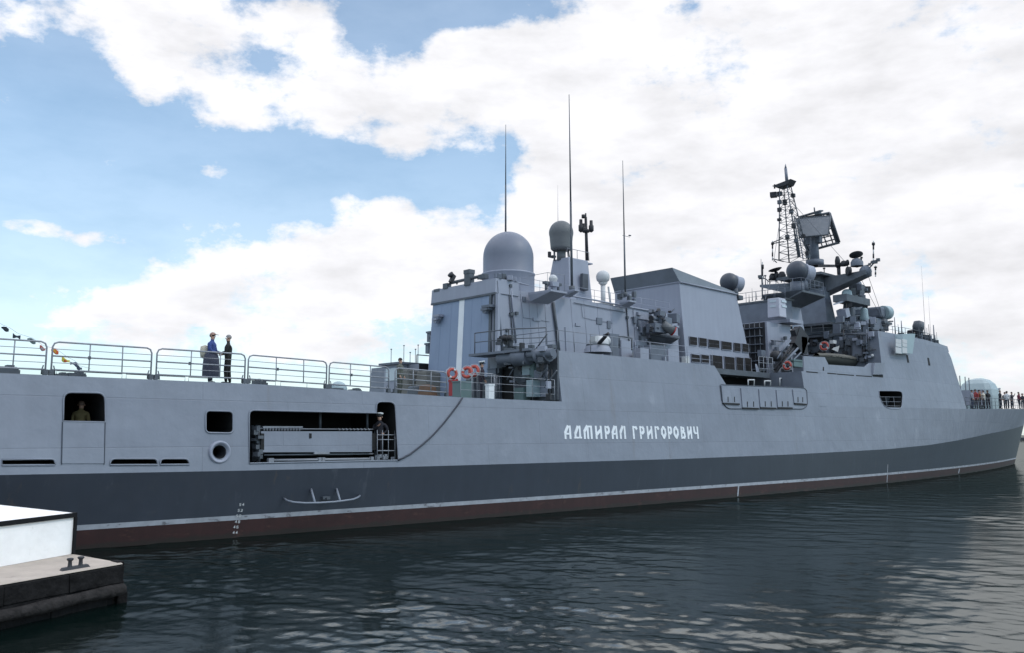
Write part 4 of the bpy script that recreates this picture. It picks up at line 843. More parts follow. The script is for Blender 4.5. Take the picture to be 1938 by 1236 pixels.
for (px, py, rx, rz) in [(1585, 492, .22, .55), (1597, 497, .3, .3), (1604, 495, .15, .3), (1462, 522, .3, .4), (1470, 519, .2, .4), (1480, 520, .35, .5)]:
    p = atx(px, py, XY); P_('yard_sensor', MB().lathe(p-Vector((0, 0, rz)), [(.001, 0), (rx, .05), (rx, rz), (rx*.6, rz*1.6), (.001, rz*1.7)], 12), SOOT, MAST)
# dishes at both yard arms
def dish(px, py, r, nrm, y_or_x, name='yard_dish'):
    p = atx(px, py, XY); o = P_(name, MB().lathe(p, [(.001, 0), (r*.6, .05), (r, .18), (r, .22), (r*.6, .10), (.001, .06)], 22, 0, nrm).tube(p, p-Vector((0, 0, .9)), .12), SOOT, MAST); return o
dish(1621, 485, .55, (.25, .25, .9), XY); dish(1468, 513, .6, (-.1, .2, .95), XY); dish(1588, 505, .3, (0, 0, 1), XY)
P_('sensor_drum', MB().tube(atx(1603, 512, XY-.9), atx(1609, 512, XY-.7), .36, n=16), SOOT, MAST)
P_('sensor_turret', MB().lathe(atx(1622, 503, XY), [(.5, 0), (.5, .35), (.35, .6), (.001, .7)], 16).lathe(atx(1638, 513, XY), sphere_prof(.5, 8), 14), SUPERD, MAST)
# aerial poles with bands at the yard ends
def banded(px, y0, y1, name='yard_end_aerial'):
    a, b = atx(px, y0, XY), atx(px, y1, XY); n = 5; mb = MB()
    for i in range(n): mb.tube(a.lerp(b, i/n), a.lerp(b, (i+1)/n), .07 if i % 2 else .05, n=8, mi=i % 2)
    mb.tube(a.lerp(b, .80), a.lerp(b, .92), .13, n=8, mi=1)
    return P_(name, mb, [PALE, SOOT], MAST)
banded(1653, 496, 455); banded(1657, 523, 502); banded(1443, 560, 495); banded(1462, 492, 455)
m_ = MB()
for (a, b) in [((1634, 508), (1652, 494)), ((1640, 513), (1656, 494)), ((1634, 503), (1648, 500)), ((1648, 495), (1662, 491)), ((1641, 506), (1645, 497))]: m_.tube(atx(*a, XY), atx(*b, XY), .06)
m_.cbox(atx(1655, 495, XY), .3, .4, .25).cbox(atx(1662, 491, XY), .2, .25, .25)
P_('yard_outrigger', m_, SLATE, MAST)
for (a, b) in [((1436, 527), (1448, 526)), ((1448, 526), (1455, 532)), ((1440, 522), (1443, 527)), ((1462, 458), (1482, 450)), ((1463, 460), (1484, 456)), ((1463, 489), (1483, 494)), ((1465, 492), (1470, 496))]: P_('yard_outrigger', MB().tube(atx(*a, XY), atx(*b, XY), .05), SLATE, MAST)
P_('yard_sensor', MB().cbox(atx(1440, 523, XY), .5, .3, .25), SLATE, MAST)
# lattice topmast
LX0 = 67.5; bl, br = atx(1484, 494, LX0), atx(1523, 500, LX0)
yl, yr = bl.y, atx(1522, 497, LX0).y; zb_ = bl.z; zt_ = atx(1486, 352, LX0).z
tl, tr = atx(1479.5, 352, LX0).y, atx(1493, 352, LX0).y
dX0, dX1 = .85, .35
def leg(ix, iy, t): y = (yl if iy else yr)+((tl if iy else tr)-(yl if iy else yr))*t; x = LX0+(ix*2-1)*(dX0+(dX1-dX0)*t); return Vector((x, y, zb_+(zt_-zb_)*t))
lt = MB()
for ix in (0, 1):
    for iy in (0, 1): lt.tube(leg(ix, iy, 0), leg(ix, iy, 1), .06, .045, 6)
nl = 10
for i in range(nl+1):
    t = i/nl
    for (a, b) in (((0, 0), (0, 1)), ((0, 1), (1, 1)), ((1, 1), (1, 0)), ((1, 0), (0, 0))):
        if i % 1 == 0: lt.tube(leg(*a, t), leg(*b, t), .026, n=5)
        if i < nl: lt.tube(leg(*a, t), leg(*b, t+1/nl), .021, n=5)
LAT = P_('lattice_topmast', lt, SLATE)
for i in range(16):
    t = random.random(); p = leg(random.randint(0, 1), random.randint(0, 1), t); P_('topmast_fitting', MB().cbox(p, .25, .3, random.uniform(.15, .4)), random.choice([SOOT, SLATE]), LAT)
P_('topmast_pipe', MB().tube(leg(0, 0, 0)+Vector((0, -.1, 0)), leg(0, 0, .55)+Vector((0, -.2, 0)), .06).tube(leg(0, 0, 0)+Vector((.3, .25, 0)), leg(0, 0, .9)+Vector((.2, .1, 0)), .04), SLATE, LAT)
tp = Vector((LX0, (tl+tr)/2, zt_))
P_('topmast_platform', MB().hexa([tp+Vector((-.5, .5, -.1)), tp+Vector((.5, .5, -.1)), tp+Vector((.5, -.5, .0)), tp+Vector((-.5, -.5, 0)), tp+Vector((-.5, 1.0, .15)), tp+Vector((.5, 1.0, .15)), tp+Vector((.5, -.8, .4)), tp+Vector((-.5, -.8, .4))]), SOOT, LAT)
a = atx(1489.5, 345, LX0); b = atx(1486.8, 318, LX0); k = ppm(a)
P_('topmast_spike', MB().tube(a, b, 3/k, 2.6/k, 10).tube(b, atx(1486.6, 309, LX0), 2.4/k, .01, 10), DOME, LAT)
p = atx(1464, 368, LX0); P_('topmast_bracket', MB().cbox(p, .6, .55, .4, .4).tube(p, leg(0, 1, .86), .05).tube(p+Vector((0, 0, .15)), leg(0, 1, .93), .04).tube(atx(1466, 356, LX0), atx(1466, 348, LX0), .07).tube(atx(1466, 352, LX0), tp, .03).cbox(atx(1476, 366, LX0), .3, .35, .35), SOOT, LAT)
# rotating radar: two flat arrays back to back
cR = Vector((70.6, YC, 0)); c0, c1 = aty(1542, 494, YC), aty(1542, 436, YC); cR = Vector((c0.x, YC, 0))
RC = P_('radar_column', MB().tube((cR.x, YC, c0.z-.4), (cR.x, YC, c1.z-.2), .42, .34, 16).tube((cR.x, YC, c0.z-.4), (cR.x, YC, c0.z+.1), .75, n=16).cbox((cR.x, YC, (c0.z+c1.z)/2+.6), .5, 1.3, .8), SUPERD)
def quad_panel(pxs, xs_, th, mi=0):      # four pixels at four given ship-axis positions
    P = [atx(px, py, cR.x+dx) for (px, py), dx in zip(pxs, xs_)]
    n = (P[1]-P[0]).cross(P[3]-P[0]).normalized(); 
    if n.x > 0: n = -n
    return P, n
P, n = quad_panel([(1506, 413), (1572, 407), (1567.5, 443), (1512.5, 448)], [-.55, -.15, -.95, -1.3], .2)
P_('radar_panel', MB().prism(P, -n*.16), mat('radar_face', (.23, .235, .25), .7, var=.08, scale=3), RC)
fr = MB().line(P, .06, 6, closed=True)
P2, n2 = quad_panel([(1511, 414), (1570, 402), (1588.5, 458), (1531, 474)], [.1, .45, 1.2, .9], .2)
P_('radar_back_frame', fr, SLATE, RC)
m_ = MB()
for i, j in ((0, 1), (1, 2), (2, 3), (3, 0)): m_.tube(P2[i], P2[j], .11, n=6)
for t in (.16, .3, .45, .6, .8): m_.tube(P2[0].lerp(P2[1], t), P2[3].lerp(P2[2], t), .06, n=5)
for t in (.25, .5, .72, .86): m_.tube(P2[0].lerp(P2[3], t), P2[1].lerp(P2[2], t), .06, n=5)
m_.prism([P2[1], P2[2], P2[2].lerp(P2[3], .12), P2[1].lerp(P2[0], .12)], -n2*.3)
for i in (0, 1): m_.tube(P[i], P2[i], .05)
P_('radar_back_frame', m_, SLATE, RC)
m_ = MB(); a, b = atx(1511, 411, cR.x-.2), atx(1552, 399, cR.x-.2); m_.prism([a, b, b+Vector((.6, 0, .1)), a+Vector((.6, 0, .1))], (0, 0, .12)).tube(atx(1542, 402, cR.x), atx(1541, 392, cR.x), .06).cbox(atx(1548, 402, cR.x), .3, .5, .3)
P_('radar_interrogator', m_, SLATE, RC)
m_ = MB().tube(atx(1517, 450, cR.x), atx(1531, 482, cR.x), .07).tube(atx(1524, 450, cR.x), atx(1534, 474, cR.x), .06).tube(atx(1513, 449, cR.x), atx(1520, 490, cR.x-1), .05); P_('radar_strut', m_, SUPER, RC)
# ---- decks between mast and bridge wing
XB_ = C00[0]+.05
def bk(px, py, d=.06): # a point just aft of the bridge bulkhead
    P = atx(px, py, XB_); t = max(0, min(1, (P.z-7.7)/3.6)); return atx(px, py, XB_+(max(C0[0], XB_)-XB_)*t-d)
def bplate(name, x0, y0, x1, y1, d, m, mb=None): return P_(name, (mb or MB()).prism([bk(x0, y1, d), bk(x1, y1, d), bk(x1, y0, d), bk(x0, y0, d)], (d+.03, 0, 0)), m)
P_('bulkhead_opening', MB().prism([bk(*q, .03) for q in rounded([(1527, 635), (1567, 633), (1572, 640), (1566, 649), (1526, 649)], 6)], (.06, 0, 0)), BLACK)
for q in [(1600, 640, 1613, 676), (1634, 640, 1646, 680)]: bplate('bulkhead_door', *q, .05, SLATE)
for q in [(1525, 655, 1553, 666), (1576, 612, 1590, 640), (1617, 632, 1632, 652), (1585, 655, 1598, 674)]: bplate('bulkhead_panel', *q, .08, random.choice([SLATE, SUPERD]))
for q in [(1640, 624, 1655, 690), (1574, 628, 1576, 690), (1596, 625, 1597.5, 690), (1524, 669, 1570, 671), (1600, 633, 1655, 634.5), (1610, 650, 1612, 692)]: P_('bulkhead_pipe', MB().tube(bk(q[0], q[1], .1), bk(q[0] if q[3]-q[1] > 10 else q[2], q[3], .1), .05), random.choice([SLATE, SUPERD, SOOT]))
for i in range(60):
    px, py = random.uniform(1526, 1656), random.uniform(632, 690); P_('bulkhead_fitting', MB().cbox(bk(px, py, random.uniform(.1, .35)), .25, random.uniform(.08, .45), random.uniform(.08, .6)), random.choice([SLATE, SLATE, SUPERD, SOOT, SUPER]))
for i in range(16):
    a = bk(random.uniform(1526, 1650), random.uniform(634, 680), .2); P_('bulkhead_cable', MB().tube(a, a+Vector((0, random.uniform(-1, 1), random.choice([0, -1.4]))), .035), random.choice([SOOT, SLATE]))
for (px, py) in ((1651, 674), (1530, 652)): P_('deck_lamp', MB().lathe(bk(px, py, .2), sphere_prof(.12, 6), 10), PALE)
zbt = C0[1]
stanchion_rail([(max(C0[0], XB_)+.2, YC+4, zbt), (max(C0[0], XB_)+.2, 31.0, zbt)], 1.0, (1, .66, .33), 1.0, .025, 'bulkhead_rail', SLATE)
P_('bulkhead_ledge', MB().box((max(C0[0], XB_)-.25, 31.2, zbt-.12), (max(C0[0], XB_)+1, 41, zbt+.05)), SLATE)
F2 = cb(1640, 1560, 1672, 596, 622, 33.4, ts=.1); P_('bridge_upper_deckhouse', F2, SUPERD)
for i in range(40):
    px, py = random.uniform(1585, 1660), random.uniform(606, 628); p = aty(px, py, random.uniform(32.4, 34)); P_('deckhouse_fitting', MB().cbox(p, random.uniform(.1, .6), random.uniform(.1, .5), random.uniform(.1, .7), random.random()), random.choice([SLATE, SLATE, SUPERD, SUPER, SOOT]))
# forward radomes and directors
def cap(px, yt, yb, rpx, y, m, name='forward_radome', parent=SHIP):
    b = aty(px, yb, y); k = ppm(b); h = (yb-yt)/k; r = rpx/k
    return P_(name, MB().lathe(b, [(r*.8, -.1), (r, .05)]+[(r*(1-.14*t), t*(h-r*.7)) for t in (.3, .6, 1)]+[(r*.86*math.cos(a_), h-r*.7+r*.7*math.sin(a_)) for a_ in (.3, .6, .9, 1.2)]+[(.001, h)], 20), m, parent)
cap(1636, 581, 605, 8, 33.0, TURQ); cap(1603, 546, 563, 10.5, 33.3, TURQ); cap(1623, 530, 545, 9, 34.2, SUPERD)
P_('radome_shelf', MB().box(tuple(aty(1596, 566, 33.0)-Vector((0, .3, .12))), tuple(aty(1640, 566, 33.0)+Vector((0, .9, 0)))), SLATE)
P_('fore_mast_stump', cb(1612, 1590, 1650, 562, 625, 34.0, ts=.3, ta=.2, tf=.5), SUPERD); P_('fore_mast_stump', cb(1618, 1604, 1632, 524, 566, 34.4, ts=.2), SLATE)
P_('searchlight_platform', MB().hexa([aty(1577, 577, 33), aty(1612, 566, 33), aty(1612, 566, 35), aty(1577, 577, 35), aty(1577, 574, 33), aty(1612, 563, 33), aty(1612, 563, 35), aty(1577, 574, 35)]), SUPER)
P_('equipment_box', MB().cbox(aty(1623, 547, 33.6), .9, .8, .8), SLATE); P_('equipment_box', MB().cbox(aty(1596, 592, 33.2), .7, .8, .7, ry=-.3), SUPER); P_('equipment_box', MB().cbox(aty(1590, 604, 33.0), .5, .6, .5, .2), SUPERD)
for i in range(26):
    px, py = random.uniform(1598, 1645), random.uniform(540, 606); P_('fore_mast_fitting', MB().cbox(aty(px, py, random.uniform(33, 34)), random.uniform(.1, .5), .4, random.uniform(.1, .6), random.random()), random.choice([SLATE, SUPERD, SOOT]))
dp = aty(1664, 592, 33.8); k = ppm(dp)
TR = P_('tracking_radar', MB().cbox(dp+Vector((-.35, .2, 0)), 1.3, 1.5, 21/k, .1), SUPERD, bevel=.2)
P_('tracking_radar_drum', MB().tube(dp+Vector((.15, -.25, .05)), dp+Vector((.95, -.35, .1)), 13/k, n=22).tube(dp+Vector((.95, -.35, .1)), dp+Vector((1.2, -.38, .1)), 12/k, 7/k, n=22), TURQ, TR)
P_('tracking_radar_pedestal', MB().tube(dp+Vector((.2, 0, -10/k)), dp+Vector((.2, 0, -25/k)), .55, .7, 16).cbox(dp+Vector((.4, 0, -19/k)), 1.6, 1.2, .2), SLATE, TR)
# ---- bridge wing fittings
def hbox(x0, y0, x1, y1, off, depth=.3, name='wing_box', m=GREY, parent=SUPERS, bev=0):
    P = [at_hull(x0, y1), at_hull(x1, y1), at_hull(x1, y0), at_hull(x0, y0)]; yy = min(p.y for p in P)-off
    return P_(name, MB().prism([Vector((p.x, yy, p.z)) for p in P], (0, max(p.y for p in P)-yy+depth, 0)), m, parent, bevel=bev), yy
wb, yy = hbox(1694, 634, 1716, 671, .42, .1, 'flag_locker', TURQ)
for cx in (0, 1):
    for (t, b) in ((644, 649.5), (651.5, 656.5), (659.5, 669)):
        x0, x1 = (1694.5, 1704.5) if cx == 0 else (1707, 1715.5); a, c = aty(x0+.5, b, yy), aty(x1+.5, t, yy); P_('locker_pane', MB().box((a.x, yy-.03, a.z), (c.x, yy+.02, c.z)), PALE, wb)
for (px, py) in ((1717.5, 680), (1757.5, 685.5)): P_('wing_scuttle', patch(MB(), [(px-2.5, py-7.5), (px+.3, py-7), (px+3, py+7.5), (px-.3, py+7)], .02), BLACK, SUPERS)
P_('scuttle_rim', patch(MB(), [(1555.5, 694), (1559, 696), (1559, 703), (1555, 701)], .02), BLACK, SUPERS)
P_('bridge_visor', MB().prism([at_hull(1770, 649), at_hull(1793, 656.5), at_hull(1796, 667), at_hull(1783, 668)], (0, 14, 0)), GREY, SUPERS)
hb_, _ = hbox(1649.5, 688, 1668, 710, .12, .1, 'bulwark_locker', GREY, SUPERS)
rl = MB()
for y in (752, 761, 769): rl.tube(inx(1664, y, .1), inx(1707, y+.5, .1), .012, n=5)
for x in (1679, 1694): rl.tube(inx(x-3, 752, .1), inx(x, 775, .1), .014, n=5)
P_('opening_rail', rl, TUBE, SUPERS)
P_('opening_gear', MB().cbox(inx(1678, 764, 1.3), 1.2, .5, 1.0), SLATE, SUPERS); P_('opening_gear', MB().cbox(inx(1697, 768, 1.5), .8, .5, .8), SOOT, SUPERS)
# ---- on the bridge roof
zr_ = lambda px: aty(px, interp(px, [1661, 1690, 1755, 1790], [627, 632, 645, 657]), 30.2).z
for (px, h, r) in [(1695, 30, .05), (1701, 18, .03), (1707.5, 26, .06), (1740, 18, .05), (1750, 26, .05), (1755, 20, .04), (1759, 30, .04), (1768, 32, .07), (1773, 18, .03)]:
    p = aty(px, 640, 30.6); p.z = zr_(px); k = ppm(p); P_('bridge_aerial', MB().tube(p, p+Vector((0, 0, (h+6)/k)), r, r*.5, 6), random.choice([SLATE, SUPERD]))
stanchion_rail([Vector((aty(px, 640, 30.4).x, 30.4, zr_(px)-.02)) for px in (1668, 1690, 1714, 1740, 1770)], .75, (1, .5), 1.2, .02, 'bridge_roof_rail', SLATE)
for i in range(34):
    px = random.uniform(1700, 1774); p = aty(px, 640, 30.8+random.random()*2); p.z = zr_(px); h = random.uniform(.2, .95); P_('bridge_roof_fitting', MB().cbox(p+Vector((0, 0, h/2)), random.uniform(.15, .6), .4, h, random.random()), random.choice([SLATE, SOOT, SUPERD, SLATE]))
p = aty(1738, 618, 30.8); P_('bridge_signal_lamp', MB().lathe(p, [(.001, -.6), (.4, -.55), (.5, 0), (.42, .45), (.001, .6)], 14, 0, (.2, -.1, 1)).tube(p, p+Vector((0, 0, -1.4)), .12), SLATE)
for i in range(26):
    px = random.uniform(1600, 1690); p = aty(px, 0+random.uniform(604, 628), random.uniform(31.5, 33.5)); P_('bridge_roof_fitting', MB().cbox(p, random.uniform(.1, .5), .4, random.uniform(.1, .6), random.random()), random.choice([SLATE, SUPERD, SUPER]))
# aft side: roof gear behind the funnel
for (px, y0, y1) in [(1424, 568, 545), (1432, 566, 552), (1418, 570, 556), (1472, 565, 552), (1465, 566, 548)]: whip(px, y0, y1, 34, .03, 'deckhouse_aerial')
whip(1443, 566, 490, 34.5, .05, 'deckhouse_aerial')
stanchion_rail([(d1[0], d1[3], d1[5]+.1), (d1[0], d1[2], d1[5]+.1)], .8, (1, .5), .8, .02, 'roof_guard_rail', SUPERD)
# ---- foredeck gun and rails
gx = 104.5; gz_ = zdx(gx)
def gq(px, py, y): return aty(px, py, y)
g0 = Vector((aty(1857, 772, YC).x, YC, aty(1857, 776, YC).z)); k = ppm(g0)
prof = [(1.0, 0, 0), (1.02, 1.5, 0), (.98, 2.2, .1), (.82, 2.9, .3), (.55, 3.35, .45), (.2, 3.55, .5)]
tv = []; outl = [(-2.0, -1.2), (-1.6, -1.75), (.6, -1.8), (2.4, -1.0), (2.6, 0), (2.4, 1.0), (.6, 1.8), (-1.6, 1.75), (-2.0, 1.2)]
for s_, h_, fw in prof: tv += [tuple(g0+Vector((x*s_-fw*(x > 1)*1.2, y*s_, h_))) for x, y in outl]
no = len(outl); GT = P_('deck_gun_turret', MB().add(tv, [(k_*no+i, k_*no+(i+1) % no, (k_+1)*no+(i+1) % no, (k_+1)*no+i) for k_ in range(len(prof)-1) for i in range(no)]+[tuple((len(prof)-1)*no+i for i in range(no))]), mat('turret_paint', (.33, .39, .40), .5, var=.05), bevel=.08)
P_('turret_back_panel', MB().cbox(g0+Vector((-2.03, 0, 1.3)), .06, 2.2, 1.5), SUPERD, GT)
P_('gun_barrel', MB().tube(g0+Vector((2, 0, 1.9)), g0+Vector((6.5, 0, 2.6)), .16, .12, 10), SUPERD, GT)
P_('turret_base', MB().lathe(g0, [(1.9, -.3), (1.9, .02), (.001, .02)], 24), SUPERD, GT)
de = [deck_edge(px) for px in (1830, 1850, 1870, 1890, 1910, 1930)]
def xdeck(x): z = zdx(x); return Vector((x, YC-bb(x, z)+.1, z))
xs0 = de[0].x
stanchion_rail([xdeck(x) for x in np.linspace(xs0, S0+Lz(6)*.985, 8)], 1.0, (1, .66, .33), 1.3, .022, 'foredeck_rail', SLATE)
P_('breakwater_screen', MB().cbox(aty(1832, 754, 32.0), .3, 3.0, 1.5), SUPER); P_('breakwater_screen', MB().cbox(aty(1838, 752, 33.5), 1.0, 1.0, 1.2), SUPER)
for px, t in ((1816, 712), (1826, 714), (1833, 716)): a = aty(px+2, 740, 33); P_('foredeck_aerial', MB().tube(Vector((a.x, a.y, 6)), Vector((a.x, a.y, aty(px, t, 33).z)), .05), SLATE)
# control cabin and gear on the far edge of the flight deck
bz = zdx(28)
cbn = cb(757, 727, 775, 690, 742, 40.2); CAB = P_('landing_control_cabin', cbn, SUPER); dc_ = cbn.dim
P_('cabin_window', MB().box((dc_[0]-.04, dc_[2]+.15, dc_[4]+.65), (dc_[0]+.02, dc_[3]-.2, dc_[5]-.2)), PANE, CAB)
P_('cabin_roof', MB().box((dc_[0]-.2, dc_[2]-.2, dc_[5]), (dc_[1]+1.2, dc_[3]+.3, dc_[5]+.12)), SUPERD, CAB)
for (a, b, t, bt, y, m) in [(770, 808, 700, 744, 38.8, CANVAS), (806, 848, 703, 746, 37.6, CANVAS), (812, 832, 728, 746, 35.8, mat('wood_crate', (.14, .08, .05), .8, var=.2)), (790, 805, 730, 745, 37, SLATE)]:
    p, q = aty(a, 730, y), aty(b, 730, y); z1 = aty((a+b)/2, t, y).z; P_('covered_gear', MB().hexa([(p.x, y, 5.0), (q.x, y, 5.0), (q.x, y+1.2, 5.0), (p.x, y+1.2, 5.0), (p.x+.1, y+.1, z1), (q.x-.1, y+.1, z1-.1), (q.x-.1, y+1.0, z1-.05), (p.x+.1, y+1.0, z1)]), m, bevel=.1)
for (px, t) in [(740, 662), (764, 655), (776, 668), (791, 654), (786, 662)]: a = aty(px, 690, 40.5); P_('deck_aerial', MB().tube(a, Vector((a.x, a.y, aty(px, t, 40.5).z)), .018).cbox(Vector((a.x, a.y, aty(px, t, 40.5).z)), .05, .10, .05), SUPERD)
stanchion_rail([(dc_[1]+.5, 40.2, dc_[5]+.1), (dc_[1]+4, 40.2, dc_[5]+.1)], .5, (1,), 1.2, .03, 'cabin_rail', SLATE)

# halyards and rigging wires
for (a, b) in [((atx(1460, 528, XY)), aty(1448, 566, 33.5)), ((atx(1474, 532, XY)), aty(1470, 566, 33.5)), ((atx(1626, 520, XY)), aty(1668, 600, 33.5)), ((atx(1640, 512, XY)), aty(1676, 615, 32.5)), (leg(0, 0, .8), atx(1604, 500, XY)), (leg(1, 1, .95), atx(1464, 495, XY))]: P_('rigging_wire', MB().tube(a, b, .018, n=5), SLATE)
# ================================================================== PART4: quay, people, boats and loose things
# ---- quay head in the corner
STONE = mat('quay_stone_top', (.44, .37, .31), .85, var=.14, scale=1.5, bump=.3, bscale=6); weather(STONE, (.12, .10, .09), .58, .7, .6, 1.8, 1.8)
WET = mat('wet_dark_stone', (.012, .011, .011), .75, var=.5, scale=3, bump=1.0, bscale=4, spec=.08)
LIME = mat('whitewash', (.92, .885, .85), .8, var=.06, scale=2.0, bump=.12, bscale=7); weather(LIME, (.45, .42, .38), .62, .72, .5, 1.6, 1.2)
BLK = mat('black_edge_paint', (.010, .010, .011), .7, spec=.15)
zq = .80
E0 = atz(234, 1066, zq); d1_ = (atz(0, 1106, zq)-E0).normalized(); d2_ = (atz(140, 1049.5, zq)-E0); d2_ = d2_.normalized()
def qp(a, b, z): p = E0+d1_*a+d2_*b; return Vector((p.x, p.y, z))
mb = MB(); NQ = 40
random.seed(11)
mb.hexa([qp(0, 0, -2), qp(0, 14, -2), qp(14, 14, -2), qp(14, 0, -2), qp(0.06, .06, zq-.03), qp(.06, 14, zq-.03), qp(14, 14, zq-.03), qp(14, .06, zq-.03)], 1)
mb.hexa([qp(0.0, 0.0, zq-.03), qp(0, 14, zq-.03), qp(14, 14, zq-.03), qp(14, 0, zq-.03), qp(0.03, .03, zq), qp(.03, 14, zq), qp(14, 14, zq), qp(14, .03, zq)], 0)
QY = mb.build('stone_quay', [STONE, WET], None, loc=qp(3, 3, 0), bevel=.03); tag(QY, 'low stone quay head with a sandy top and dark wet sides at the water', 'quay')
for lvl, (z0, z1) in enumerate([(.40, .755), (-.1, .40)]):
    a = 0.02+.4*lvl
    while a < 9:
        ln = random.uniform(.9, 1.9); b = -.02-random.uniform(0, .05); mb = MB().hexa([qp(a, b-.02, z0), qp(a, .3, z0), qp(a+ln, .3, z0), qp(a+ln, b-.02-random.uniform(0, .03), z0), qp(a, b, z1), qp(a, .3, z1), qp(a+ln, .3, z1), qp(a+ln, b+random.uniform(0, .02), z1)])
        mb.build('facing_block', WET, QY, bevel=.02); a += ln+.004
for i in range(14):
    b = random.uniform(.0, 2.5); z = random.uniform(-.1, .66); MB().cbox(qp(0, b, z), random.uniform(.12, .3), random.uniform(.3, .6), random.uniform(.15, .4), random.uniform(-.3, .3)+math.atan2(d2_.y, d2_.x)-math.pi/2).build('facing_block', WET, QY, bevel=.03)
lg = MB(); pts = [qp(a, -.20-.01*math.sin(a*3), .30-.012*a+.01*math.sin(a*2.1)) for a in np.linspace(.12, 9, 24)]
lg.line(pts, [.115+.012*math.sin(i*1.7) for i in range(24)], 12)
tag(lg.build('fender_log', mat('weathered_log', (.026, .023, .022), .85, var=.4, scale=5, bump=.6, bscale=9, spec=.15), None, loc=qp(.12, -.2, .3)), 'long weathered log hung as a fender along the dark quay face', 'fender')
# bollard pair
bp_ = atz(142, 1077, zq); u = Vector((d1_.x, d1_.y, 0)).normalized()
BO = empty('mooring_bollard', (bp_.x, bp_.y, zq), 'small rusty twin-post mooring bollard near the quay edge', 'bollard')
q1, q2 = atz(131.5, 1078, zq), atz(153, 1074, zq)
MB().hexa([bp_+u*-.34+Vector((.0, -.09, 0)), bp_+u*.34+Vector((0, -.09, 0)), bp_+u*.34+Vector((0, .09, 0)), bp_+u*-.34+Vector((0, .09, 0))]+[bp_+u*k_+Vector((0, j, .05)) for k_, j in ((-.3, -.07), (.3, -.07), (.3, .07), (-.3, .07))]).build('bollard_base', SOOT, BO)
for s_ in (-1, 1):
    c = bp_+u*(s_*.13); MB().lathe((c.x, c.y, zq+.04), [(.055, 0), (.042, .03), (.036, .12), (.066, .155), (.066, .17), (.05, .185), (.001, .187)], 14).build('bollard_post', SOOT, BO)
# white block with black painted edges
A1_ = atz(139, 1049.5, zq); A2_ = atz(0, 1074.5, zq); e1 = (A2_-A1_).normalized(); Zt = atz(147, 972, 1.8); 
zt_w = CAM.z+ (ray(147, 972)*((A1_-CAM).dot(FW))).z
e2 = (atz(0, 956, zt_w)-atz(147, 972, zt_w)); e2 = Vector((e2.x, e2.y, 0)).normalized()
def wp(a, b, z): p = A1_+e1*a+e2*b; return Vector((p.x, p.y, z))
WBK = empty('white_concrete_block', wp(3, 2, zq), 'whitewashed block with black painted edges standing on the stone quay', 'block')
tw = .055; N1 = 9
MB().hexa([wp(0.05, 0.02, zq+.005), wp(N1, 0.02, zq+.005), wp(N1, 6, zq+.005), wp(.05, 6, zq+.005), wp(0.05, .02, zt_w-.004), wp(N1, .02, zt_w-.004), wp(N1, 6, zt_w-.004), wp(.05, 6, zt_w-.004)]).build('block_body', LIME, WBK)
ov = .04
def wbox(a0, a1, b0, b1, z0, z1, name, m): MB().hexa([wp(a, b, z) for z in (z0, z1) for a, b in ((a0, b0), (a1, b0), (a1, b1), (a0, b1))]).build(name, m, WBK)
wbox(-.02, N1, -ov, .0, zt_w-.10, zt_w+.004, 'black_top_edge', BLK); wbox(-.03, .04, -ov-.003, .12, zq+.006, zt_w-.10, 'black_corner_edge', BLK); wbox(-.02, .045, .0, 6, zt_w-.08, zt_w+.002, 'black_top_edge', BLK)
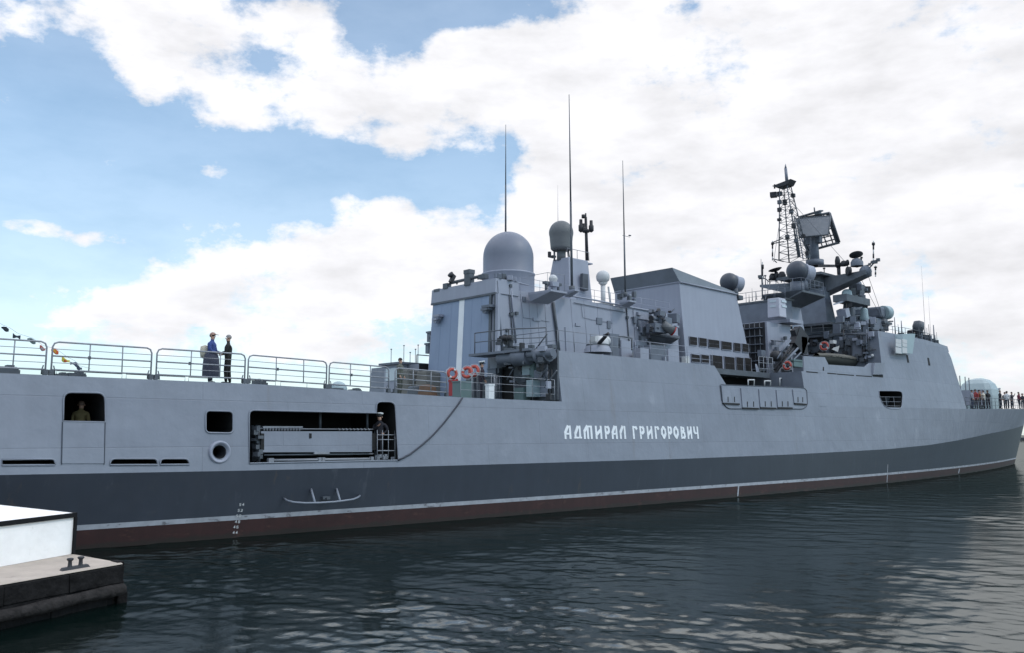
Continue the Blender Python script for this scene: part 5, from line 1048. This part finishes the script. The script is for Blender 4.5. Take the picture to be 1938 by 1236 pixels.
# ---- people
SKIN = mat('skin', (.42, .25, .18), .6, var=.04); HAIRD = mat('dark_hair', (.02, .016, .014), .7); HAIRG = mat('grey_hair', (.25, .23, .22), .7)
CL = {}
def cloth(c): 
    k = tuple(round(v, 3) for v in c)
    if k not in CL: CL[k] = mat('cloth_%d' % len(CL), c, .85, var=.12, scale=6)
    return CL[k]
def person(pos, h, face, shirt, legs, label, hair=None, cap=None, pose='stand', skirt=False, group=None, seed=0, shoes=(.02, .02, .02), bag=None):
    """one continuous skinned body facing the heading 'face' (radians in plan)"""
    s = h/1.75; V = []; E = []; Rr = []; seg = []
    fx = Vector((math.cos(face), math.sin(face), 0)); sx = Vector((-math.sin(face), math.cos(face), 0)); up = Vector((0, 0, 1))
    rnd = random.Random(seed)
    def v(f, l, z, r, par=None, tag_=0):
        V.append((fx*f+sx*l+up*z)*s); Rr.append(r*s)
        if par is not None: E.append((par, len(V)-1)); seg.append(tag_)
        return len(V)-1
    # 0 shirt 1 trousers 2 skin 3 shoes
    pel = v(0, 0, .95, .165, None); bel = v(.01, 0, 1.10, .165, pel, 0); ch = v(.01, 0, 1.28, .19, bel, 0); shd = v(0, 0, 1.42, .135, ch, 0)
    nk = v(.01, 0, 1.50, .055, shd, 2); hd = v(.025, 0, 1.60, .085, nk, 2); hd2 = v(.02, 0, 1.68, .098, hd, 2)
    arms = {'stand': [((.0, .24, 1.16), (.10, .25, .92)), ((.02, -.24, 1.16), (.12, -.24, .93))],
            'talk': [((.06, .25, 1.14), (.26, .12, 1.10)), ((.04, -.25, 1.14), (.24, -.12, 1.06))],
            'hips': [((-.08, .31, 1.18), (.06, .19, 1.02)), ((.10, -.22, 1.18), (.17, .02, 1.33))],
            'raise': [((.05, .30, 1.30), (.20, .22, 1.52)), ((.0, -.24, 1.16), (.10, -.23, .92))]}[pose]
    for (el, hn), sd in zip(arms, (1, -1)):
        a = v(0, .20*sd, 1.40, .082, shd, 0); e = v(*el, .062, a, 0); w_ = v(*[el[i]+(hn[i]-el[i])*.86 for i in range(3)], .036, e, 0)
        d = Vector([hn[i]-el[i] for i in range(3)]).normalized(); pmv = Vector(hn)+d*.04; p = v(*hn, .036, w_, 2); pm = v(*pmv, .036, p, 2)
        lat = Vector((1, 0, 0)); lat = (lat-d*lat.dot(d)).normalized() if abs(d.x) < .9 else Vector((0, 0, 1)); crl = d.cross(lat)*sd
        for k, ln in enumerate((.072, .082, .078, .060)):
            o = lat*(.03-.02*k); b1 = pmv+o+d*.045; b2 = b1+d*ln*.5+crl*.015; i1 = v(*b1, .0095, pm, 2); v(*b2, .0085, i1, 2)
        t1 = v(*(Vector(hn)+lat*.045+d*.03), .011, p, 2); v(*(Vector(hn)+lat*.06+d*.075), .009, t1, 2)
    st = .06*(rnd.random()-.3)
    for sd in (1, -1):
        o = st*sd
        hp__ = v(0, .10*sd, .88, .115, pel, 1); kn = v(.02+o, .105*sd, .50, .085, hp__, 1); an = v(-.02+o*1.5, .10*sd, .10, .06, kn, 1); hl = v(-.03+o*1.5, .10*sd, .045, .045, an, 3); v(.15+o*1.5, .12*sd, .035, .034, hl, 3)
    me = bpy.data.meshes.new('person'); me.from_pydata(V, E, []); o = bpy.data.objects.new('person', me); COL.objects.link(o)
    sk = o.modifiers.new('skin', 'SKIN'); sk.use_smooth_shade = True; sk.branch_smoothing = .5
    for i, r in enumerate(Rr): me.skin_vertices[0].data[i].radius = (r*(1.12 if i < 4 else 1), r) ; me.skin_vertices[0].data[i].use_root = (i == 0)
    ss = o.modifiers.new('sub', 'SUBSURF'); ss.levels = 1; ss.render_levels = 1
    bpy.context.view_layer.update(); apply_mods(o); me = o.data
    for m in (cloth(shirt), cloth(legs), SKIN, cloth(shoes)): me.materials.append(m)
    VV = [Vector(x) for x in V]
    for p in me.polygons:
        c = p.center; best = (1e9, 0)
        for (a, b), t in zip(E, seg):
            ab = VV[b]-VV[a]; q = max(0, min(1, (c-VV[a]).dot(ab)/max(ab.length_squared, 1e-9))); dd = (c-(VV[a]+ab*q)).length-(Rr[a]+(Rr[b]-Rr[a])*q)
            if dd < best[0]: best = (dd, t)
        p.material_index = best[1]
    o.location = pos; tag(o, label, 'person', group)
    def child(name, mb, m):
        c = mb.build(name, m); c.parent = o; return c
    hc = (fx*.02+up*1.67)*s
    if True:
        nose = MB().lathe((fx*.115+up*1.645)*s, sphere_prof(.016*s, 5), 8); child('nose', nose, SKIN)
        for sd in (1, -1):
            child('eye', MB().lathe((fx*.108+sx*.034*sd+up*1.672)*s, sphere_prof(.007*s, 5), 8), SOOT); child('ear', MB().lathe((sx*.10*sd+up*1.66)*s, sphere_prof(.024*s, 5), 8), SKIN)
    if hair: child('hair', MB().lathe(hc+(-fx*.012+up*.022)*s, [(.102*s*math.cos(t), .102*s*math.sin(t)) for t in [-.25+.21*i for i in range(9)]]+[(.001, .104*s)], 16, 0, (fx*-.35+up)), hair)
    if cap: # (kind, colour)
        kd, c = cap
        if kd == 'peak': # officer's cap
            child('cap', MB().lathe(hc+up*.055*s, [(.105*s, 0), (.108*s, .045*s)], 18, 1).lathe(hc+up*.098*s, [(.108*s, 0), (.15*s, .03*s), (.14*s, .055*s), (.001, .06*s)], 18, 0, (fx*-.15+up)).cbox(hc+(fx*.12+up*.05)*s, .09*s, .15*s, .012*s, face, 1, 0, .35), [cloth(c), SOOT])
        else: child('cap', MB().lathe(hc+up*.03*s, [(.108*s*math.cos(t), .108*s*math.sin(t)) for t in [.2*i for i in range(8)]]+[(.001, .108*s)], 16).cbox(hc+(fx*.14+up*.05)*s, .11*s, .15*s, .014*s, face, 0, 0, .2), cloth(c))
    if skirt: child('coat', MB().lathe((fx*.0)*s, [(.29*s, .22*s), (.29*s, .5*s), (.27*s, .85*s), (.22*s, 1.02*s), (.19*s, 1.06*s)], 18), cloth(skirt))
    if bag: child('bag', MB().lathe((fx*-.26+sx*.05+up*1.10)*s, [(.001, -.24*s), (.14*s, -.2*s), (.17*s, 0), (.15*s, .2*s), (.001, .26*s)], 14), cloth(bag))
    return o
random.seed(3)
def deckpt(px, inset):     # standing point on the main deck in a pixel column
    p = deck_edge(px); y = p.y+inset; x = aty(px, 700, y).x
    return Vector((x, y, zdx(x)))
TOV = math.radians(200)   # heading roughly towards the stern
person(deckpt(399, .55), 1.72, math.radians(-45), (.03, .06, .20), (.035, .04, .06), 'person in blue jacket and cap with a pale bag at the flight deck railing', hair=HAIRD, cap=('ball', (.32, .20, .16)), pose='talk', skirt=(.045, .05, .075), seed=1, bag=(.5, .46, .36), shoes=(.3, .3, .3))
person(deckpt(431, .55), 1.70, math.radians(150), (.010, .011, .010), (.009, .010, .009), 'bareheaded person in black clothes facing the blue jacket at the railing', hair=HAIRG, pose='talk', seed=2)
person(deckpt(757, 2.2), 1.66, math.radians(-60), (.09, .095, .08), (.06, .065, .055), 'person in mottled grey-green clothes on the flight deck beside the control cabin', hair=HAIRD, pose='stand', seed=3)
# sailor in the side opening, officer seen through the aft window
fl = inx(728, 874, .42); so = aty(720, 874, fl.y); 
person(Vector((so.x, fl.y+.1, at_hull(728, 873.5).z+.0)), 1.78, math.radians(-150), (.014, .014, .020), (.012, .012, .017), 'sailor in dark uniform and white peaked cap standing in the side opening', hair=HAIRD, cap=('peak', (.85, .85, .83)), pose='hips', seed=4)
fl = at_hull(150, 878); wx = inx(152, 800, 1.0)
person(Vector((wx.x, wx.y, aty(152, 768, wx.y).z-1.62)), 1.72, math.radians(60), (.16, .12, .05), (.05, .05, .04), 'person in a khaki shirt seen from behind inside the aft side window', hair=mat('cropped_hair', (.12, .08, .06), .7), pose='stand', seed=5)
# visitors and crew on the foredeck
crowd = [(1836, .7, (.25, .27, .30), (.04, .05, .08), 'person in a pale grey top at the bow-side corner of the bridge front', None, HAIRD),
         (1843, 1.2, (.30, .05, .05), (.05, .05, .06), 'person in a red top beside the pale grey top on the foredeck', None, HAIRD), (1850, .9, (.22, .10, .05), (.03, .03, .035), 'person in a rust-brown jacket in front of the gun turret', None, HAIRD),
         (1858, .6, (.50, .45, .38), (.04, .04, .05), 'person in cream clothes between the rust jacket and the white cap', None, HAIRD), (1854, 2.4, (.012, .012, .018), (.012, .012, .016), 'sailor with white peaked cap beside the gun turret', ('peak', (.85, .85, .85)), HAIRD),
         (1866, .8, (.02, .018, .02), (.02, .02, .03), 'person in black leaning at the rail below the turret front', None, HAIRD), (1889, .6, (.015, .015, .022), (.015, .017, .03), 'lone person in black standing forward of the turret', None, HAIRD),
         (1902, .6, (.55, .55, .56), (.02, .02, .03), 'person in a white top in the middle of the bow group', None, HAIRD), (1898, 1.5, (.02, .02, .025), (.02, .02, .03), 'person in black behind the white top at the bow', None, HAIRD), (1911, .9, (.05, .04, .05), (.02, .02, .03), 'person in dark grey just forward of the white top', None, HAIRD),
         (1924, .6, (.14, .03, .05), (.03, .03, .04), 'person in a maroon top near the stem', None, HAIRD), (1931, 1.2, (.03, .03, .04), (.03, .03, .04), 'person in dark clothes next to the maroon top near the stem', None, HAIRD), (1936, .6, (.20, .12, .09), (.04, .04, .05), 'person in a tan jacket farthest forward at the bow rail', None, HAIRD)]
for i, (px, ins, sh, lg_, lab, cp, hr) in enumerate(crowd):
    person(deckpt(px, ins), random.uniform(1.66, 1.82), random.uniform(0, 6.28) if i % 2 else math.radians(-90+random.uniform(-50, 50)), sh, lg_, lab, hair=hr, cap=cp, pose=random.choice(['stand', 'talk', 'stand', 'raise']), seed=10+i, group='people on the foredeck')
# ---- lifebuoys
def lifebuoy(c, R_, r, nrm, label, grp=None, red=True):
    root = empty('lifebuoy', c, label, 'lifebuoy', grp); nrm = Vector(nrm).normalized(); a = nrm.orthogonal().normalized(); b = nrm.cross(a)
    mb = MB(); n = 28; k = 9; vs = []; 
    for i in range(n):
        t = 2*math.pi*i/n; d = a*math.cos(t)+b*math.sin(t)
        for j in range(k): q = 2*math.pi*j/k; vs.append(Vector(c)+d*(R_+r*math.cos(q))+nrm*(r*math.sin(q)))
    for i in range(n):
        for j in range(k): mb.f.append([i*k+j, ((i+1) % n)*k+j, ((i+1) % n)*k+(j+1) % k, i*k+(j+1) % k]); mb.m.append(1 if i % 14 < 2 else 0); mb.sm.append(True)
    mb.v = [tuple(x) for x in vs]; mb.build('ring', [ORANGE, PALE], root)
    mb = MB(); mb.line([Vector(c)+(a*math.cos(t)+b*math.sin(t))*(R_+r*1.25+.03*math.sin(t*4)**2) for t in [2*math.pi*i/32 for i in range(32)]], .012, 5, closed=True); mb.build('grab_line', PALE, root)
    return root
def ontop(px, py, y): return aty(px, py, y)
lifebuoy(aty(856, 708, 31.2), .20, .07, (-.3, -.9, .1), 'orange lifebuoy hung left of the white door stripe')
lifebuoy(aty(884, 706, 30.3), .21, .075, (-.85, -.5, .15), 'orange lifebuoy with pale bands between the white stripe and the sailor', None)
lifebuoy(aty(897, 703, 30.4), .21, .075, (-.9, -.4, .15), 'orange lifebuoy rightmost of the three by the hangar door')
lifebuoy(aty(1560, 656, 30.9), .26, .075, (-.95, -.2, .1), 'bright orange-red lifebuoy upright beside the canvas-covered boat')
lifebuoy(aty(1490, 693, 30.6), .24, .075, (-.95, -.25, .1), 'orange lifebuoy low in the amidships recess under the black crane')
lifebuoy(aty(1630, 684, 30.0), .32, .09, (-.9, -.35, .1), 'dark red lifebuoy between the canvas boat and the white raft')
MB().cbox(aty(858, 734, 31.3), .3, .3, .8).cbox(aty(858, 722, 31.3), .34, .34, .08).build('x', REDM).name = 'fire_cabinet'
tag(bpy.data.objects['fire_cabinet'], 'dark red cabinet standing below the leftmost lifebuoy at the hangar door', 'cabinet')
person(Vector((aty(911, 720, 31.2).x, 31.2, 5.05)), 1.86, math.radians(-30), (.03, .02, .03), (.02, .02, .03), 'sailor in a white cap by the orange lifebuoys at the hangar corner', hair=HAIRD, cap=('peak', (.85, .85, .85)), pose='stand', seed=40)
# ---- covered boat and raft canister behind the bulwark
ba, bb_ = aty(1553, 676, 30.6), aty(1632, 690, 30.6); L_ = (bb_.x-ba.x); zb = min(ba.z, bb_.z)-.58
BT = empty('ship_boat', (ba.x+L_/2, 30.9, zb), 'small boat under a grey-brown canvas cover behind the bulwark', 'boat')
n = 16; mb = MB(); sec = []
for i in range(n+1):
    t = i/n; w_ = .85*(1-max(0, (.22-t)/.22)**2*.75); ke = .1+.35*max(0, (.25-t)/.25)**1.5
    sec.append([Vector((ba.x+L_*t, 30.9+f*w_, zb+z)) for f, z in ((-1, .85), (-.97, .55), (-.75, .28), (0, ke-.05), (.75, .28), (.97, .55), (1, .85))])
for i in range(n):
    for j in range(6): mb.add([sec[i][j], sec[i+1][j], sec[i+1][j+1], sec[i][j+1]], [(0, 1, 2, 3)], 0, True)
mb.add(sec[n], [tuple(range(7))]); mb.add(sec[0], [tuple(range(7))])
mb.build('boat_hull', mat('boat_hull_drab', (.06, .062, .055), .5, var=.15), BT, doubles=True)
mb = MB()
for i in range(n):
    t0, t1 = i/n, (i+1)/n; rh = lambda t: .22+.16*math.sin(t*3.1)+.03*math.sin(t*40)
    for (p0, p1) in ((0, 1), (1, 2), (2, 3), (3, 4)):
        f = [-1.05, -.6, 0, .6, 1.05]; hh = [0, .75, 1, .75, 0]
        P = [Vector((ba.x+L_*t, 30.9+f[k]*.86*(1-max(0, (.22-t)/.22)**2*.75), zb+.86+rh(t)*hh[k]*.8)) for t, k in ((t0, p0), (t1, p0), (t1, p1), (t0, p1))]; mb.add(P, [(0, 1, 2, 3)], 0, True)
    for sgn in (-1, 1): w0 = [.86*(1-max(0, (.22-t)/.22)**2*.75)*1.06 for t in (t0, t1)]; mb.add([(ba.x+L_*t0, 30.9+sgn*w0[0], zb+.88), (ba.x+L_*t1, 30.9+sgn*w0[1], zb+.88), (ba.x+L_*t1, 30.9+sgn*w0[1], zb+.78+.03*math.sin(i*2)), (ba.x+L_*t0, 30.9+sgn*w0[0], zb+.78+.03*math.sin(i*2+2))], [(0, 1, 2, 3)], 0, True)
mb.build('canvas_cover', mat('boat_canvas', (.115, .11, .095), .9, var=.15, bump=.3), BT, doubles=True)
MB().tube((bb_.x, 30.9, zb+.2), (bb_.x+.05, 30.9, zb+1.15), .12).build('outboard_motor', SLATE, BT)
rp = aty(1648, 693, 30.3); k = ppm(rp)
RF = empty('raft_canister', tuple(rp), 'white rounded liferaft canister at the forward end of the bulwark', 'life raft')
MB().tube(rp+Vector((-.9, 0, .05)), rp+Vector((.85, 0, .05)), .34, n=22).tube(rp+Vector((-.9, 0, .05)), rp+Vector((-1.08, 0, .05)), .34, .18, 22).tube(rp+Vector((.85, 0, .05)), rp+Vector((1.03, 0, .05)), .34, .18, 22).build('canister_shell', WHITE, RF)
for dx in (-.5, .45): MB().tube(rp+Vector((dx-.03, 0, .05)), rp+Vector((dx+.03, 0, .05)), .352, n=22).build('lashing_band', SLATE, RF)
sr = aty(1577, 657, 31.2); RL = empty('rescue_lamp', tuple(sr), 'white lamp and bracket beside the upright lifebuoy', 'lamp')
MB().cbox(sr+Vector((0, 0, .35)), .5, .3, .25).build('lamp_head', PALE, RL); MB().hexa([aty(1574, 662, 31.2), aty(1586, 667, 31.2), aty(1586, 667, 31.4), aty(1574, 662, 31.4), aty(1578, 659, 31.2), aty(1589, 655, 31.2), aty(1589, 655, 31.4), aty(1578, 659, 31.4)]).build('lamp_bracket', PALE, RL)
# ---- signal flags on a line beyond the stern
fy = 40.0; fpts = [(-30, 598), (12, 617), (34, 632), (62, 641), (82, 655), (106, 661), (128, 677), (142, 684), (150, 693), (172, 699)]
fl_ = [aty(px, py, fy) for px, py in fpts]
tag(MB().line(fl_, .006, 5).build('flag_line', TUBE, None, loc=fl_[0]), 'thin dressing line of signal flags sloping down beyond the flight deck railing', 'line')
cols = [((12, 617), (.03, .04, .05), (.03, .04, .05), .40, 'near-black flag highest on the dressing line'), ((34, 632), (.03, .04, .06), (.05, .06, .08), .42, 'dark narrow flag second from the top of the dressing line'), ((62, 640), (.16, .22, .22), (.10, .12, .13), .45, 'grey-green flag flying level with the top of the railing'),
        ((82, 655), (.45, .12, .10), (.5, .4, .4), .3, 'small faded red flag beside the railing post'), ((106, 660), (.70, .12, .04), (.75, .40, .05), .40, 'orange and red flag behind the railing post'), ((127, 677), (.65, .55, .08), (.60, .06, .04), .45, 'yellow flag with a red centre seen through the railing'), ((142, 684), (.10, .12, .18), (.25, .28, .35), .4, 'slate blue flag under the yellow one'), ((152, 692), (.06, .08, .12), (.10, .12, .18), .3, 'small dark flag lowest on the dressing line')]
for (px, py), c1, c2, ln, lab in cols:
    p0 = aty(px-ln*ppm(aty(px, py, fy))*.5, py, fy); ln *= .8; dirx = (Vector(RT)*.92+Vector((0, 0, -.18))).normalized(); mb = MB(); n = 10; m2 = 4
    for i in range(n+1):
        for j in range(m2+1):
            t = i/n; q = j/m2; wv = .05*math.sin(t*6+px)*t
            mb.v.append(tuple(p0+dirx*(ln*t)+Vector((.25*wv, wv*1.4, -.15*q-.05*t+.04*math.sin(t*5+q*2+px)))))
    for i in range(n):
        for j in range(m2): I_ = lambda a, b: a*(m2+1)+b; mb.f.append([I_(i, j), I_(i+1, j), I_(i+1, j+1), I_(i, j+1)]); mb.m.append(1 if (3 <= i <= 6 and 1 <= j <= 2) else 0); mb.sm.append(True)
    o = mb.build('signal_flag', [mat('flag_%d_a' % px, c1, .8), mat('flag_%d_b' % px, c2, .8)], None, loc=p0); so_ = o.modifiers.new('t', 'SOLIDIFY'); so_.thickness = .004; tag(o, lab, 'flag', 'signal flags on the dressing line')
# red jack at the stem
jp = Vector((aty(1950, 740, YC).x, YC, 0)); zj = aty(1938, 770, YC).z
J = empty('jackstaff_flag', (jp.x, YC, zj), 'red flag hanging on its staff at the bow, cut by the picture edge', 'flag')
MB().tube((jp.x, YC, zj-.3), (jp.x, YC, zj+5.2), .05, .03).build('staff', SLATE, J)
mb = MB()
for i in range(9):
    for j in range(9): t, q = i/8, j/8; mb.v.append((jp.x-.75*t*(1-.2*q), YC+.10*math.sin(t*7+q*3)+.25*t, zj+4.9-q*2.6-.5*t))
for i in range(8):
    for j in range(8): mb.f.append([i*9+j, (i+1)*9+j, (i+1)*9+j+1, i*9+j+1]); mb.m.append(0); mb.sm.append(True)
mb.build('cloth', REDM, J)
# far breakwater on the horizon
bwp = atz(1930, 833.5, 0); mb = MB(); n = 30; dv = Vector(RT)
for i in range(n):
    c = bwp+dv*(i*9.0-4); h = random.uniform(1.0, 1.9); mb.cbox(c+Vector((0, 0, h/2-.3)), 10.5, 7, h+.6, YAW-math.pi/2+random.uniform(-.3, .3))
tag(mb.build('rock_breakwater', mat('far_rock', (.06, .065, .075), .9, var=.3), None, loc=bwp), 'low dark breakwater far off at the horizon beyond the bow', 'breakwater')
# ================================================================== WATER
def build_water():
    rs = []; r = 5.0
    while r < 150: rs.append(r); r *= 1.0045
    while r < 700: rs.append(r); r *= 1.02
    while r < 9000: rs.append(r); r *= 1.25
    rs = np.array(rs); th = np.linspace(YAW-math.radians(55), YAW+math.radians(55), 760)
    Rg, Tg = np.meshgrid(rs, th, indexing='ij'); X = Rg*np.cos(Tg); Y = Rg*np.sin(Tg); Z = np.zeros_like(X)
    rng = np.random.default_rng(5); spc = Rg*.0045
    wind = YAW+math.radians(155)
    for lam in np.geomspace(.16, 2.6, 90):
        a = wind+rng.normal(0, .75); k = 2*math.pi/lam; amp = SLOPE*(1.0 if lam < .7 else .55)/k/8.94*1.41
        fade = np.clip((lam/np.maximum(spc, Rg*.0035)-1.8)/2.0, 0, 1)
        ph = k*(X*math.cos(a)+Y*math.sin(a))+rng.uniform(0, 6.28)
        Z += amp*fade*np.sin(ph+.35*np.sin(ph*.31+rng.uniform(0, 6.28)))
    gust = .85+.75*np.sin(X*.31+1.9*np.sin(Y*.17+.4))*np.sin(Y*.27+1.6*np.sin(X*.13))+.2*np.sin(X*.7+Y*.45)
    Z *= np.clip(gust, .4, 2.0)
    n, m = X.shape; V = np.stack([X, Y, Z], -1).reshape(-1, 3)
    i = np.arange(n-1)[:, None]*m+np.arange(m-1)[None]; F = np.stack([i, i+m, i+m+1, i+1], -1).reshape(-1, 4)[:, ::-1]
    nv = len(V); V = np.concatenate([V, [[-9000, -9000, -.3], [9000, -9000, -.3], [9000, 9000, -.3], [-9000, 9000, -.3]]]); F = np.concatenate([F, [[nv, nv+1, nv+2, nv+3]]])
    me = bpy.data.meshes.new('water'); me.vertices.add(len(V)); me.vertices.foreach_set('co', V.astype(np.float32).ravel())
    me.loops.add(F.size); me.loops.foreach_set('vertex_index', F.astype(np.int32).ravel()); me.polygons.add(len(F))
    me.polygons.foreach_set('loop_start', np.arange(len(F), dtype=np.int32)*4); me.polygons.foreach_set('loop_total', np.full(len(F), 4, np.int32))
    me.update(calc_edges=True); me.polygons.foreach_set('use_smooth', np.ones(len(F), bool))
    mt = bpy.data.materials.new('harbour_water'); mt.use_nodes = True; nt = mt.node_tree; b = nt.nodes['Principled BSDF']
    nt.nodes.remove(b); df = nt.nodes.new('ShaderNodeBsdfDiffuse'); df.inputs['Color'].default_value = (.0025, .0065, .0058, 1)
    gl = nt.nodes.new('ShaderNodeBsdfGlossy'); gl.inputs['Color'].default_value = (.96, 1, .985, 1); gl.inputs['Roughness'].default_value = .02
    fr = nt.nodes.new('ShaderNodeFresnel'); fr.inputs['IOR'].default_value = 1.33; sc_ = nt.nodes.new('ShaderNodeMath'); sc_.operation = 'MULTIPLY'; sc_.inputs[1].default_value = .26
    ms = nt.nodes.new('ShaderNodeMixShader'); nt.links.new(fr.outputs[0], sc_.inputs[0]); nt.links.new(sc_.outputs[0], ms.inputs[0]); nt.links.new(df.outputs[0], ms.inputs[1]); nt.links.new(gl.outputs[0], ms.inputs[2])
    nt.links.new(ms.outputs[0], nt.nodes['Material Output'].inputs[0])
    tc = nt.nodes.new('ShaderNodeTexCoord'); nz = nt.nodes.new('ShaderNodeTexNoise'); nz.inputs['Scale'].default_value = 5.5; nz.inputs['Detail'].default_value = 5; nz.inputs['Roughness'].default_value = .6
    nt.links.new(tc.outputs['Object'], nz.inputs['Vector']); bp = nt.nodes.new('ShaderNodeBump'); bp.inputs['Strength'].default_value = .25; bp.inputs['Distance'].default_value = .03
    nt.links.new(nz.outputs['Fac'], bp.inputs['Height']); [nt.links.new(bp.outputs[0], q_.inputs['Normal']) for q_ in (gl, fr)]
    me.materials.append(mt); o = bpy.data.objects.new('water', me); COL.objects.link(o)
    o['kind'] = 'structure'; o['label'] = 'dark rippled harbour water reflecting the ship and the bright sky'
SLOPE = .088
build_water()
